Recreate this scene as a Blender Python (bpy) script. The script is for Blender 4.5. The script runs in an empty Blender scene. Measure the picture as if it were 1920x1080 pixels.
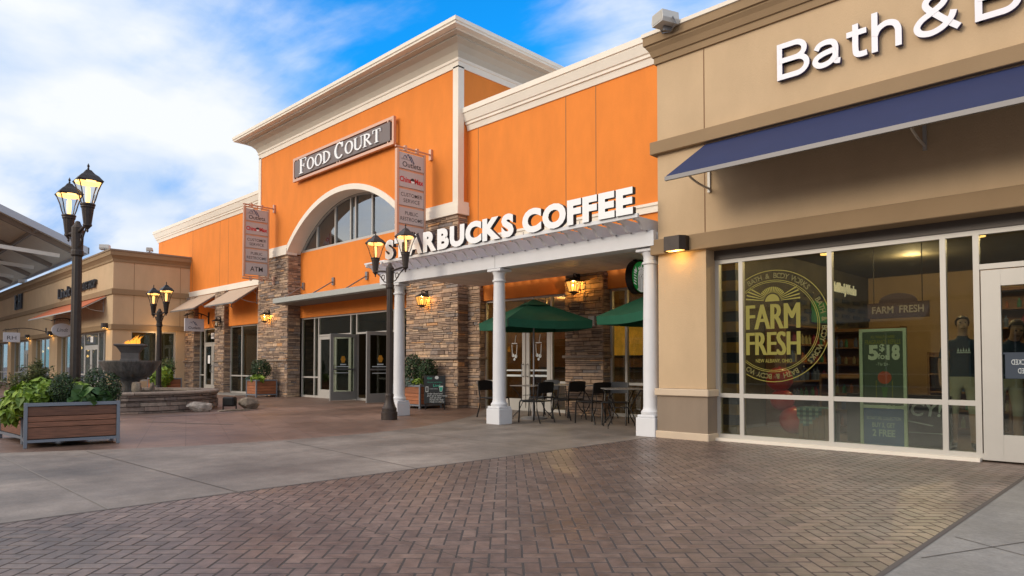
import bpy, bmesh, math, random
from mathutils import Vector, Matrix
R = math.radians
random.seed(7)
scene = bpy.context.scene
COL = scene.collection

# ------------------------------------------------------------------ camera
CAM_H = 1.12
cam_d = bpy.data.cameras.new("camera")
cam = bpy.data.objects.new("camera", cam_d)
COL.objects.link(cam)
cam.location = (0, 0, CAM_H)
cam.rotation_euler = (R(90 + 1.619), 0, R(44.605))
cam_d.sensor_width = 36.0
cam_d.lens = 36.0 * 1284.33 / 1920.0
cam_d.shift_x = 0.0
cam_d.shift_y = (650.61 - 540.0) / 1920.0
cam_d.clip_start = 0.1
cam_d.clip_end = 3000
scene.camera = cam

# ------------------------------------------------------------------ light
SUN_ELEV, SUN_X, SUN_Y = R(21), -0.30, -0.95        # low glow from across the plaza
world = bpy.data.worlds.new("World")
scene.world = world
world.use_nodes = True
wn, wl = world.node_tree.nodes, world.node_tree.links
for n in list(wn):
    wn.remove(n)
def wnode(t, **k):
    n = wn.new(t)
    for a, b in k.items():
        setattr(n, a, b)
    return n
def wmath(op, a, b=None, c=None, clamp=False):
    n = wnode('ShaderNodeMath', operation=op, use_clamp=clamp)
    for i, s in enumerate((a, b, c)):
        if s is None: continue
        if isinstance(s, (int, float)): n.inputs[i].default_value = s
        else: wl.new(s, n.inputs[i])
    return n.outputs[0]
sky = wnode('ShaderNodeTexSky', sky_type='NISHITA', sun_disc=False)
sky.sun_elevation = SUN_ELEV
sky.sun_rotation = math.atan2(SUN_X, SUN_Y)
sky.air_density, sky.dust_density, sky.ozone_density = 1.0, 0.3, 3.0
geo = wnode('ShaderNodeTexCoord')
sep = wnode('ShaderNodeSeparateXYZ'); wl.new(geo.outputs['Generated'], sep.inputs[0])
zz = wmath('ADD', wmath('MAXIMUM', sep.outputs[2], 0.0), 0.22)
pu, pv = wmath('DIVIDE', sep.outputs[0], zz), wmath('DIVIDE', sep.outputs[1], zz)
comb = wnode('ShaderNodeCombineXYZ'); wl.new(pu, comb.inputs[0]); wl.new(pv, comb.inputs[1])
mp = wnode('ShaderNodeMapping'); wl.new(comb.outputs[0], mp.inputs[0])
mp.inputs['Rotation'].default_value = (0, 0, R(-28)); mp.inputs['Scale'].default_value = (0.55, 1.5, 1)
mp.inputs['Location'].default_value = (3.1, 0.7, 0)
nz = wnode('ShaderNodeTexNoise'); wl.new(mp.outputs[0], nz.inputs['Vector'])
nz.inputs['Scale'].default_value = 2.3; nz.inputs['Detail'].default_value = 9; nz.inputs['Roughness'].default_value = 0.56
nz.inputs['Distortion'].default_value = 0.5
mp2 = wnode('ShaderNodeMapping'); wl.new(geo.outputs['Generated'], mp2.inputs[0]); mp2.inputs['Scale'].default_value = (1, 1, 2.2)
nz2 = wnode('ShaderNodeTexNoise'); wl.new(mp2.outputs[0], nz2.inputs['Vector'])
nz2.inputs['Scale'].default_value = 5.5; nz2.inputs['Detail'].default_value = 8; nz2.inputs['Roughness'].default_value = 0.5
def lobe(v, lo, hi):      # smooth patch of sky round a compass direction
    d = wnode('ShaderNodeVectorMath', operation='DOT_PRODUCT')
    nrm = wnode('ShaderNodeVectorMath', operation='NORMALIZE'); wl.new(geo.outputs['Generated'], nrm.inputs[0])
    wl.new(nrm.outputs[0], d.inputs[0]); d.inputs[1].default_value = Vector(v).normalized()
    m = wnode('ShaderNodeMapRange', interpolation_type='SMOOTHSTEP'); wl.new(d.outputs['Value'], m.inputs[0])
    m.inputs[1].default_value = lo; m.inputs[2].default_value = hi
    return m.outputs[0]
cov = wmath('ADD', wmath('MULTIPLY', nz.outputs['Fac'], 1.35), wmath('MULTIPLY', nz2.outputs['Fac'], 0.75))
cov = wmath('ADD', cov, wmath('MULTIPLY', lobe((-0.94, 0.20, 0.275), 0.925, 0.99), 0.75))
cov = wmath('SUBTRACT', cov, wmath('MULTIPLY', lobe((-0.768, 0.475, 0.43), 0.925, 0.996), 0.52))
cov = wmath('SUBTRACT', cov, wmath('MULTIPLY', lobe((-0.975, 0.13, 0.13), 0.985, 0.999), 0.55))
cov = wmath('SUBTRACT', cov, wmath('MULTIPLY', lobe((-0.94, 0.29, 0.15), 0.990, 0.999), 0.40))
cov = wmath('ADD', cov, wmath('MULTIPLY', lobe((0.3, -0.9, 0.3), -0.2, 0.6), 0.35))
mask = wnode('ShaderNodeMapRange', interpolation_type='SMOOTHSTEP'); wl.new(cov, mask.inputs[0])
mask.inputs[1].default_value = 0.62; mask.inputs[2].default_value = 1.42
skc = wnode('ShaderNodeMixRGB', blend_type='MULTIPLY'); skc.inputs[0].default_value = 1
wl.new(sky.outputs[0], skc.inputs[1])
hz = wnode('ShaderNodeMapRange', interpolation_type='SMOOTHSTEP'); wl.new(sep.outputs[2], hz.inputs[0]); hz.inputs[1].default_value = 0.10; hz.inputs[2].default_value = 0.40
hm = wnode('ShaderNodeMixRGB'); wl.new(hz.outputs[0], hm.inputs[0]); hm.inputs[1].default_value = (0.36, 0.92, 1.60, 1); hm.inputs[2].default_value = (0.10, 1.95, 3.1, 1); wl.new(hm.outputs[0], skc.inputs[2])
cloud = wnode('ShaderNodeValToRGB'); wl.new(nz2.outputs['Fac'], cloud.inputs[0])
cloud.color_ramp.elements[0].position = 0.33; cloud.color_ramp.elements[0].color = (5.6, 6.9, 8.9, 1)
cloud.color_ramp.elements[1].position = 0.60; cloud.color_ramp.elements[1].color = (8.7, 9.0, 9.5, 1)
smix = wnode('ShaderNodeMixRGB'); wl.new(mask.outputs[0], smix.inputs[0]); wl.new(skc.outputs[0], smix.inputs[1]); wl.new(cloud.outputs[0], smix.inputs[2])
glow = wnode('ShaderNodeMixRGB', blend_type='ADD'); gl_f = lobe((SUN_X, SUN_Y, 0.40), 0.55, 0.98); wl.new(gl_f, glow.inputs[0])
wl.new(smix.outputs[0], glow.inputs[1]); glow.inputs[2].default_value = (10.0, 8.0, 5.6, 1)      # bright cloud round the low sun
bg = wnode('ShaderNodeBackground'); wl.new(glow.outputs[0], bg.inputs[0]); bg.inputs[1].default_value = 0.118
wo = wnode('ShaderNodeOutputWorld'); wl.new(bg.outputs[0], wo.inputs[0])

sun_d = bpy.data.lights.new("sun", 'SUN'); sun_d.energy = 1.50; sun_d.angle = R(20); sun_d.color = (1.0, 0.87, 0.70)
sun = bpy.data.objects.new("sun", sun_d); COL.objects.link(sun)
_h = math.hypot(SUN_X, SUN_Y)
_sd = Vector((SUN_X / _h * math.cos(SUN_ELEV), SUN_Y / _h * math.cos(SUN_ELEV), math.sin(SUN_ELEV)))
sun.rotation_euler = _sd.to_track_quat('Z', 'Y').to_euler(); sun.location = (0, -20, 30)

scene.view_settings.view_transform = 'Standard'; scene.view_settings.look = 'None'
scene.view_settings.exposure = -0.10; scene.view_settings.gamma = 1.0
scene.view_settings.use_curve_mapping = False
scene.cycles.max_bounces = 8; scene.cycles.transparent_max_bounces = 16
scene.cycles.use_denoising = True

# ------------------------------------------------------------------ materials
def mat(name, col, rough=0.7, metal=0.0, var=0.0, vscale=3.0, bump=0.0, bscale=40.0, spec=0.5, island=0.0, emit=None, estr=0.0, coat=0.0, stretch=None):
    m = bpy.data.materials.new(name); m.use_nodes = True
    nt = m.node_tree; n = nt.nodes; l = nt.links
    b = n['Principled BSDF']
    b.inputs['Roughness'].default_value = rough; b.inputs['Metallic'].default_value = metal
    b.inputs['Specular IOR Level'].default_value = spec
    b.inputs['Base Color'].default_value = (*col, 1)
    if coat: b.inputs['Coat Weight'].default_value = coat
    if emit:
        b.inputs['Emission Color'].default_value = (*emit, 1); b.inputs['Emission Strength'].default_value = estr
    tc = None
    if var or bump:
        tc = n.new('ShaderNodeTexCoord').outputs['Object']
        if stretch:
            q = n.new('ShaderNodeMapping'); q.inputs['Scale'].default_value = stretch; l.new(tc, q.inputs[0]); tc = q.outputs[0]
    src = None
    if var:
        t = n.new('ShaderNodeTexNoise'); l.new(tc, t.inputs['Vector']); t.inputs['Scale'].default_value = vscale
        t.inputs['Detail'].default_value = 7; t.inputs['Roughness'].default_value = 0.62
        r = n.new('ShaderNodeMapRange'); l.new(t.outputs['Fac'], r.inputs[0])
        r.inputs[1].default_value = 0.3; r.inputs[2].default_value = 0.7; r.inputs[3].default_value = 1 - var; r.inputs[4].default_value = 1 + var
        src = r.outputs[0]
    if island:
        g = n.new('ShaderNodeNewGeometry'); r2 = n.new('ShaderNodeMapRange'); l.new(g.outputs['Random Per Island'], r2.inputs[0])
        r2.inputs[3].default_value = 1 - island; r2.inputs[4].default_value = 1 + island
        if src:
            q = n.new('ShaderNodeMath'); q.operation = 'MULTIPLY'; l.new(src, q.inputs[0]); l.new(r2.outputs[0], q.inputs[1]); src = q.outputs[0]
        else: src = r2.outputs[0]
    if src:
        mx = n.new('ShaderNodeMixRGB'); mx.blend_type = 'MULTIPLY'; mx.inputs[0].default_value = 1
        mx.inputs[1].default_value = (*col, 1); l.new(src, mx.inputs[2]); l.new(mx.outputs[0], b.inputs['Base Color'])
    if bump:
        t = n.new('ShaderNodeTexNoise'); l.new(tc, t.inputs['Vector']); t.inputs['Scale'].default_value = bscale; t.inputs['Detail'].default_value = 4
        bp = n.new('ShaderNodeBump'); bp.inputs['Strength'].default_value = bump; bp.inputs['Distance'].default_value = 0.01
        l.new(t.outputs['Fac'], bp.inputs['Height']); l.new(bp.outputs[0], b.inputs['Normal'])
    return m

def ramp_island(m, stops, mixnoise=0.0):
    """base colour picked per loose piece from a ramp (stones, bricks, leaves), varied by noise"""
    nt = m.node_tree; n = nt.nodes; l = nt.links; b = n['Principled BSDF']
    g = n.new('ShaderNodeNewGeometry'); r = n.new('ShaderNodeValToRGB'); l.new(g.outputs['Random Per Island'], r.inputs[0])
    r.color_ramp.interpolation = 'LINEAR'
    els = r.color_ramp.elements
    while len(els) < len(stops): els.new(0.5)
    for e, (p, c) in zip(els, stops): e.position = p; e.color = (*c, 1)
    out = r.outputs[0]
    if mixnoise:
        tc = n.new('ShaderNodeTexCoord'); t = n.new('ShaderNodeTexNoise'); l.new(tc.outputs['Object'], t.inputs['Vector'])
        t.inputs['Scale'].default_value = 9; t.inputs['Detail'].default_value = 8; t.inputs['Roughness'].default_value = 0.7
        mr = n.new('ShaderNodeMapRange'); l.new(t.outputs['Fac'], mr.inputs[0]); mr.inputs[1].default_value = 0.3; mr.inputs[2].default_value = 0.7
        mr.inputs[3].default_value = 1 - mixnoise; mr.inputs[4].default_value = 1 + mixnoise
        mx = n.new('ShaderNodeMixRGB'); mx.blend_type = 'MULTIPLY'; mx.inputs[0].default_value = 1; l.new(out, mx.inputs[1]); l.new(mr.outputs[0], mx.inputs[2]); out = mx.outputs[0]
    l.new(out, b.inputs['Base Color'])
    return m

def glass(name, tint, refl=0.10, dirt=0.0):
    m = bpy.data.materials.new(name); m.use_nodes = True; nt = m.node_tree; n = nt.nodes; l = nt.links
    for q in list(n): n.remove(q)
    o = n.new('ShaderNodeOutputMaterial'); t = n.new('ShaderNodeBsdfTransparent'); t.inputs[0].default_value = (*tint, 1)
    gl = n.new('ShaderNodeBsdfGlossy'); gl.inputs['Roughness'].default_value = 0.015; gl.inputs[0].default_value = (0.93, 0.97, 1, 1)
    lw = n.new('ShaderNodeLayerWeight'); lw.inputs[0].default_value = 0.5           # Schlick: the same from either side of the pane
    pw = n.new('ShaderNodeMath'); pw.operation = 'POWER'; l.new(lw.outputs['Facing'], pw.inputs[0]); pw.inputs[1].default_value = 5.0
    a = n.new('ShaderNodeMath'); a.operation = 'MULTIPLY_ADD'; l.new(pw.outputs[0], a.inputs[0]); a.inputs[1].default_value = 0.95; a.inputs[2].default_value = refl; a.use_clamp = True
    mx = n.new('ShaderNodeMixShader'); l.new(a.outputs[0], mx.inputs[0]); l.new(t.outputs[0], mx.inputs[1]); l.new(gl.outputs[0], mx.inputs[2]); l.new(mx.outputs[0], o.inputs[0])
    return m

M = {}
M['orange'] = mat('orange_stucco', (0.77, 0.228, 0.030), 0.85, var=0.075, vscale=1.8, bump=0.45, bscale=60, stretch=(1, 1, .40))
M['cream'] = mat('cream_trim', (0.84, 0.765, 0.655), 0.8, var=0.035, vscale=2.0, bump=0.12, bscale=80)
M['taupe'] = mat('taupe_frieze', (0.56, 0.50, 0.41), 0.85, var=0.04, vscale=1.5, bump=0.2, bscale=80)
M['tan'] = mat('tan_stucco', (0.565, 0.405, 0.245), 0.88, var=0.08, vscale=1.4, bump=0.4, bscale=70, stretch=(1, 1, .5))
M['tan_dark'] = mat('brown_stucco', (0.305, 0.205, 0.112), 0.88, var=0.06, vscale=1.4, bump=0.3, bscale=90)
M['plinth'] = mat('plinth_stone', (0.27, 0.205, 0.148), 0.85, var=0.09, vscale=2.0, bump=0.25, bscale=60, stretch=(1, 1, 0.25))
M['plinth_cap'] = mat('plinth_cap', (0.62, 0.49, 0.355), 0.8, var=0.05, bump=0.15)
M['joint'] = mat('joint_line', (0.22, 0.12, 0.06), 0.9)
M['alu'] = mat('white_aluminium', (0.50, 0.475, 0.435), 0.42, metal=0.2, var=0.03)
M['alu_grey'] = mat('grey_aluminium', (0.30, 0.295, 0.28), 0.45, metal=0.35, var=0.04)
M['alu_dark'] = mat('bronze_header', (0.105, 0.09, 0.078), 0.5, metal=0.3)
M['white'] = mat('white_paint', (0.72, 0.72, 0.735), 0.5, var=0.03, vscale=4)
M['lampblack'] = mat('lamp_black', (0.030, 0.025, 0.022), 0.42, metal=0.5, var=0.2, vscale=12)
M['lampbrown'] = mat('lamp_bronze', (0.050, 0.036, 0.029), 0.5, metal=0.3, var=0.2, vscale=12)
M['black'] = mat('black_metal', (0.014, 0.014, 0.015), 0.4, metal=0.3)
M['gunmetal'] = mat('gunmetal', (0.30, 0.30, 0.31), 0.35, metal=0.7, var=0.05)
M['pane'] = glass('window_glass', (0.70, 0.75, 0.68), 0.055)
M['pane_dark'] = glass('tinted_glass', (0.30, 0.36, 0.36), 0.24)
M['pane_clear'] = glass('lantern_glass', (0.95, 0.93, 0.88), 0.03)
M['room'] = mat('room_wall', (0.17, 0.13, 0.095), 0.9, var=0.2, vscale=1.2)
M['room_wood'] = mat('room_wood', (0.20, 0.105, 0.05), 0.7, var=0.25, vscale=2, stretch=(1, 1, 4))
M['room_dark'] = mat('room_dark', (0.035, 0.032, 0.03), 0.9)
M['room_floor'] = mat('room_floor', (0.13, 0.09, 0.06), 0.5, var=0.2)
M['stone'] = ramp_island(mat('ledge_stone', (0.366, 0.244, 0.146), 0.9, bump=0.6, bscale=25),
    [(0.0, (0.185, 0.128, 0.097)), (0.18, (0.290, 0.207, 0.154)), (0.36, (0.417, 0.275, 0.182)), (0.5, (0.220, 0.189, 0.175)), (0.64, (0.486, 0.336, 0.221)), (0.82, (0.348, 0.244, 0.182)), (0.94, (0.580, 0.409, 0.268)), (1.0, (0.557, 0.293, 0.134))], 0.3)
M['mortar'] = mat('stone_gap', (0.115, 0.085, 0.062), 0.95)
M['fstone'] = ramp_island(mat('fountain_stone', (0.3, 0.25, 0.2), 0.9, bump=0.7, bscale=18),
    [(0.0, (0.15, 0.115, 0.095)), (0.3, (0.24, 0.18, 0.145)), (0.55, (0.31, 0.245, 0.195)), (0.8, (0.19, 0.15, 0.13)), (1.0, (0.38, 0.26, 0.19))], 0.35)
M['cap_stone'] = ramp_island(mat('cap_stone', (0.3, 0.25, 0.2), 0.85, bump=0.5, bscale=15), [(0, (0.22, 0.165, 0.125)), (1, (0.30, 0.235, 0.185))], 0.25)
M['rock'] = mat('boulder', (0.24, 0.19, 0.14), 0.9, var=0.5, vscale=6, bump=1.0, bscale=14)
M['rock_pale'] = mat('pale_boulder', (0.36, 0.31, 0.26), 0.9, var=0.5, vscale=7, bump=1.0, bscale=16)
M['bowl'] = mat('wet_cast_stone', (0.105, 0.096, 0.085), 0.30, var=0.5, vscale=5, bump=0.3, bscale=20, stretch=(3, 3, 0.4))
M['caststone'] = mat('cast_stone', (0.13, 0.115, 0.105), 0.7, var=0.2, vscale=6, bump=0.3)
M['alu_awn'] = mat('awning_rail', (0.21, 0.20, 0.20), 0.5, metal=0.3)
M['navy'] = mat('navy_canvas', (0.014, 0.024, 0.088), 0.75, var=0.06, bump=0.1, bscale=200)
M['beige_canvas'] = mat('beige_canvas', (0.50, 0.385, 0.285), 0.85, var=0.06)
M['rust_canvas'] = mat('rust_canvas', (0.50, 0.135, 0.055), 0.85, var=0.06)
M['green_canvas'] = mat('green_canvas', (0.008, 0.098, 0.052), 0.75, var=0.12, vscale=5, bump=0.2, bscale=14)
M['soffit'] = mat('soffit_board', (0.80, 0.71, 0.66), 0.7, island=0.07)
M['panel_lilac'] = mat('sign_panel', (0.52, 0.47, 0.46), 0.5, var=0.02)
M['copper_frame'] = mat('sign_frame', (0.62, 0.37, 0.26), 0.4, metal=0.35)
M['taupe_sign'] = mat('taupe_sign', (0.155, 0.118, 0.108), 0.45, var=0.03)
M['ink'] = mat('sign_ink', (0.035, 0.028, 0.03), 0.6)
M['navy_ink'] = mat('navy_ink', (0.03, 0.05, 0.12), 0.6)
M['red_ink'] = mat('red_ink', (0.55, 0.012, 0.02), 0.6)
M['letter_face'] = mat('letter_face', (0.88, 0.88, 0.88), 0.4)
M['letter_lilac'] = mat('letter_face_lilac', (0.78, 0.77, 0.84), 0.4)
M['letter_side'] = mat('letter_return', (0.03, 0.03, 0.036), 0.5)
M['letter_navy'] = mat('letter_return_navy', (0.028, 0.03, 0.12), 0.5)
M['ivory'] = mat('ivory_letter', (0.85, 0.80, 0.70), 0.5)
M['wood_red'] = mat('cedar_board', (0.30, 0.105, 0.042), 0.6, var=0.35, vscale=6, island=0.22, stretch=(0.6, 0.6, 8), bump=0.2, bscale=30)
M['wood_dark'] = mat('ipe_board', (0.20, 0.085, 0.046), 0.55, var=0.38, vscale=6, island=0.35, stretch=(1, 0.7, 10), bump=0.25, bscale=30)
M['steel_blue'] = mat('grey_steel', (0.215, 0.235, 0.265), 0.45, metal=0.3, var=0.05)
M['soil'] = mat('soil', (0.03, 0.02, 0.013), 0.95, var=0.3, bump=0.6)
M['warm'] = mat('lamp_glow', (1, 0.8, 0.5), 0.5, emit=(1.0, 0.50, 0.12), estr=2.2)
M['warm_bright'] = mat('lamp_glow_bright', (1, 0.85, 0.6), 0.5, emit=(1.0, 0.54, 0.14), estr=3.2)
M['warm_dim'] = mat('lamp_glow_soft', (1, 0.8, 0.5), 0.5, emit=(1.0, 0.50, 0.13), estr=2.2)
M['spot'] = mat('ceiling_spot', (1, 0.8, 0.5), 0.5, emit=(1.0, 0.52, 0.16), estr=3.2)
M['slab'] = mat('fountain_slab', (0.2, 0.17, 0.15), 0.8)
M['yellow_decal'] = mat('yellow_decal', (0.22, 0.195, 0.022), 0.6)
M['yellow_faint'] = mat('yellow_faint', (0.115, 0.102, 0.02), 0.6)
M['chalk_green'] = mat('chalk_green', (0.05, 0.40, 0.28), 0.8)
M['chalk_white'] = mat('chalk_white', (0.62, 0.66, 0.66), 0.8)
M['chalkboard'] = mat('chalkboard', (0.020, 0.025, 0.028), 0.55, var=0.3, vscale=7)
M['skin'] = mat('skin', (0.42, 0.235, 0.16), 0.55)
M['navy_cloth'] = mat('navy_cloth', (0.018, 0.03, 0.055), 0.85)
M['khaki'] = mat('pale_cloth', (0.42, 0.38, 0.31), 0.85)
M['hair'] = mat('brown_hair', (0.045, 0.028, 0.018), 0.6)
M['leaf_lime'] = ramp_island(mat('lime_leaf', (0.2, 0.3, 0.03), 0.55), [(0, (0.085, 0.15, 0.010)), (0.5, (0.17, 0.27, 0.016)), (1, (0.28, 0.38, 0.035))])
M['leaf_dark'] = ramp_island(mat('boxwood_leaf', (0.03, 0.07, 0.02), 0.5), [(0, (0.010, 0.026, 0.007)), (0.6, (0.024, 0.058, 0.014)), (1, (0.055, 0.105, 0.025))])
M['leaf_mid'] = ramp_island(mat('broad_leaf', (0.05, 0.12, 0.03), 0.5), [(0, (0.028, 0.075, 0.018)), (0.6, (0.06, 0.14, 0.03)), (1, (0.12, 0.21, 0.05))])
M['leaf_olive'] = ramp_island(mat('olive_leaf', (0.08, 0.1, 0.03), 0.6), [(0, (0.045, 0.06, 0.014)), (0.6, (0.10, 0.125, 0.03)), (1, (0.21, 0.18, 0.06))])
M['leaf_blue'] = ramp_island(mat('dusty_leaf', (0.1, 0.16, 0.12), 0.6), [(0, (0.055, 0.10, 0.075)), (1, (0.15, 0.21, 0.17))])
M['stem'] = mat('plant_stem', (0.06, 0.045, 0.02), 0.8)
# ------------------------------------------------------------------ mesh helpers
_txt = {}
def text_geo(s, bold=0.0, res=3):
    """outline of built-in lettering as flat faces (x right, y up, cap height about 0.73)"""
    k = (s, bold, res)
    if k not in _txt:
        c = bpy.data.curves.new("t", 'FONT'); c.body = s; c.size = 1; c.offset = bold; c.resolution_u = res
        c.fill_mode = 'FRONT'
        o = bpy.data.objects.new("t", c); COL.objects.link(o)
        dg = bpy.context.evaluated_depsgraph_get()
        me = o.evaluated_get(dg).to_mesh()
        bm = bmesh.new(); bm.from_mesh(me)
        bmesh.ops.remove_doubles(bm, verts=bm.verts, dist=1e-5)
        v = [(p.co.x, p.co.y) for p in bm.verts]
        bm.verts.index_update()
        f = [[q.index for q in p.verts] for p in bm.faces]
        e = []
        for p in bm.edges:
            if len(p.link_faces) == 1:
                lp = p.link_loops[0]; e.append((lp.vert.index, lp.link_loop_next.vert.index))
        bm.free(); o.evaluated_get(dg).to_mesh_clear()
        bpy.data.objects.remove(o); bpy.data.curves.remove(c)
        _txt[k] = (v, f, e)
    return _txt[k]

def front(Y):  return lambda u, o, z: (u, Y - o, z)          # wall that faces the plaza (-Y); o = distance out of it
def side(X):   return lambda u, o, z: (X + o, u, z)          # wall that faces +X
def turned(cx, cy, a, z0=0.0):
    ca, sa = math.cos(a), math.sin(a)
    return lambda u, o, z: (cx + u * ca + o * sa, cy + u * sa - o * ca, z + z0)
IDENT = lambda x, y, z: (x, y, z)

class MB:
    def __init__(s, tf=IDENT): s.v = []; s.f = []; s.m = []; s.tf = tf
    def add(s, vs, fs, mi=0):
        b = len(s.v); s.v += [s.tf(*p) for p in vs]
        for f in fs: s.f.append([b + i for i in f]); s.m.append(mi)
        return s
    def box(s, a0, a1, b0, b1, c0, c1, mi=0):
        return s.add([(a0, b0, c0), (a1, b0, c0), (a1, b1, c0), (a0, b1, c0), (a0, b0, c1), (a1, b0, c1), (a1, b1, c1), (a0, b1, c1)],
              [(0, 3, 2, 1), (4, 5, 6, 7), (0, 1, 5, 4), (1, 2, 6, 5), (2, 3, 7, 6), (3, 0, 4, 7)], mi)
    def bev(s, a0, a1, b0, b1, c0, c1, e=0.01, mi=0):       # box with chamfered edges
        n = len(s.v); bm = bmesh.new()
        M_ = Matrix.Translation(((a0 + a1) / 2, (b0 + b1) / 2, (c0 + c1) / 2)) @ Matrix.Diagonal((abs(a1 - a0), abs(b1 - b0), abs(c1 - c0), 1))
        bmesh.ops.create_cube(bm, size=1, matrix=M_)
        bmesh.ops.bevel(bm, geom=bm.edges[:], offset=e, segments=1, affect='EDGES')
        bm.verts.index_update()
        s.add([tuple(v.co) for v in bm.verts], [[v.index for v in f.verts] for f in bm.faces], mi); bm.free(); return s
    def prism(s, poly, axis, c0, c1, mi=0, mj=None):         # 2-D outline swept along an axis
        n = len(poly)
        def P(a, b, c): return {'u': (c, a, b), 'o': (a, c, b), 'z': (a, b, c)}[axis]
        vs = [P(a, b, c0) for a, b in poly] + [P(a, b, c1) for a, b in poly]
        s.add(vs, [list(range(n)), list(range(2 * n - 1, n - 1, -1))], mi)
        b = len(s.v) - 2 * n
        for i in range(n):
            j = (i + 1) % n; s.f.append([b + i, b + n + i, b + n + j, b + j]); s.m.append(mi if mj is None else mj)
        return s
    def quad(s, pts, mi=0): return s.add(pts, [list(range(len(pts)))], mi)
    def lathe(s, prof, cx=0, cy=0, n=20, mi=0, cap=True, flute=0.0):
        rings = []
        for r, z in prof:
            rings.append([(cx + r * (1 - (flute if i % 2 else 0)) * math.cos(2 * math.pi * i / n), cy + r * (1 - (flute if i % 2 else 0)) * math.sin(2 * math.pi * i / n), z) for i in range(n)])
        vs = [p for r in rings for p in r]; fs = []
        for k in range(len(prof) - 1):
            for i in range(n):
                j = (i + 1) % n; fs.append((k * n + i, k * n + j, (k + 1) * n + j, (k + 1) * n + i))
        if cap: fs += [list(range(n - 1, -1, -1)), [(len(prof) - 1) * n + i for i in range(n)]]
        return s.add(vs, fs, mi)
    def tube(s, pts, r, n=8, mi=0, r1=None):
        pts = [Vector(p) for p in pts]; vs = []; fs = []; K = len(pts)
        up = Vector((0, 0, 1))
        for k, p in enumerate(pts):
            d = (pts[min(k + 1, K - 1)] - pts[max(k - 1, 0)]).normalized()
            a = d.cross(up)
            if a.length < 0.05: a = d.cross(Vector((1, 0, 0)))
            a.normalize(); b = d.cross(a)
            rr = r if r1 is None else r + (r1 - r) * k / (K - 1)
            vs += [tuple(p + a * rr * math.cos(2 * math.pi * i / n) + b * rr * math.sin(2 * math.pi * i / n)) for i in range(n)]
        for k in range(K - 1):
            for i in range(n):
                j = (i + 1) % n; fs.append((k * n + i, k * n + j, (k + 1) * n + j, (k + 1) * n + i))
        fs += [list(range(n - 1, -1, -1)), [(K - 1) * n + i for i in range(n)]]
        return s.add(vs, fs, mi)
    def text(s, body, u, z, size, o=0.0, depth=0.0, bold=0.0, width=None, align='l', mi=0, mj=0, res=3, arc=None, xs=1.0, shear=0.0):
        v, f, e = text_geo(body, bold, res)
        if not v: return s
        x0 = min(p[0] for p in v); x1 = max(p[0] for p in v)
        kx = size * xs if width is None else width / (x1 - x0)
        off = {'l': 0, 'c': -(x1 - x0) * kx / 2, 'r': -(x1 - x0) * kx}[align]
        pts = []
        for p in v:
            a, b = off + (p[0] - x0) * kx + shear * p[1] * size, p[1] * size
            if arc:                                            # lettering bent round a circle of radius arc[0], from angle arc[1] clockwise
                t = arc[1] - a / arc[0]; rr = arc[0] + b; pts.append((u + rr * math.cos(t), z + rr * math.sin(t)))
            else: pts.append((u + a, z + b))
        n = len(pts)
        s.add([(a, o + depth, b) for a, b in pts], f, mi)
        if depth:
            b0 = len(s.v); s.v += [s.tf(a, o, b) for a, b in pts]
            s.add([], [])
            for i, j in e: s.f.append([b0 - n + i, b0 - n + j, b0 + j, b0 + i]); s.m.append(mj)
            for q in f: s.f.append([b0 + i for i in reversed(q)]); s.m.append(mj)
        return s
    def build(s, name, mats, parent=None, smooth=False, recalc=True, loc=None):
        if not isinstance(mats, (list, tuple)): mats = [mats]
        base = Vector(loc) if loc is not None else (wl_(parent) if parent else Vector((0, 0, 0)))
        me = bpy.data.meshes.new(name)
        me.from_pydata([(p[0] - base.x, p[1] - base.y, p[2] - base.z) for p in s.v], [], s.f)
        for m in mats: me.materials.append(m)
        me.polygons.foreach_set('material_index', s.m)
        if recalc:
            bm = bmesh.new(); bm.from_mesh(me); bmesh.ops.recalc_face_normals(bm, faces=bm.faces); bm.to_mesh(me); bm.free()
        if smooth:
            me.polygons.foreach_set('use_smooth', [True] * len(me.polygons))
            if smooth != 'all':
                try: me.set_sharp_from_angle(angle=R(40))
                except Exception: pass
        me.update()
        o = bpy.data.objects.new(name, me); COL.objects.link(o)
        if parent: o.parent = parent
        elif loc is not None: o.location = base
        return o
def wl_(o):
    v = Vector((0, 0, 0))
    while o: v += o.location; o = o.parent
    return v
def tag(o, label, cat, group=None):
    o['label'] = label; o['category'] = cat
    if group: o['group'] = group
    return o
def empty(name, loc, label, cat, group=None):
    o = bpy.data.objects.new(name, None); COL.objects.link(o); o.location = loc; o.empty_display_size = 0.2
    return tag(o, label, cat, group)
def structure(name, mb, m, **k):
    o = mb.build(name, m, **k); o['kind'] = 'structure'; return o
def copy_tree(o, parent=None, label=None, loc=None, rz=None):
    c = o.copy(); COL.objects.link(c)
    if parent: c.parent = parent
    if label: c['label'] = label
    if loc is not None: c.location = loc
    if rz is not None: c.rotation_euler = (0, 0, rz)
    for ch in list(o.children): copy_tree(ch, c)
    return c
def point(name, loc, power, parent, col=(1.0, 0.62, 0.26), rad=0.05):
    d = bpy.data.lights.new(name, 'POINT'); d.energy = power; d.color = col; d.shadow_soft_size = rad
    o = bpy.data.objects.new(name, d); COL.objects.link(o); o.location = loc; o.parent = parent; return o

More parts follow.
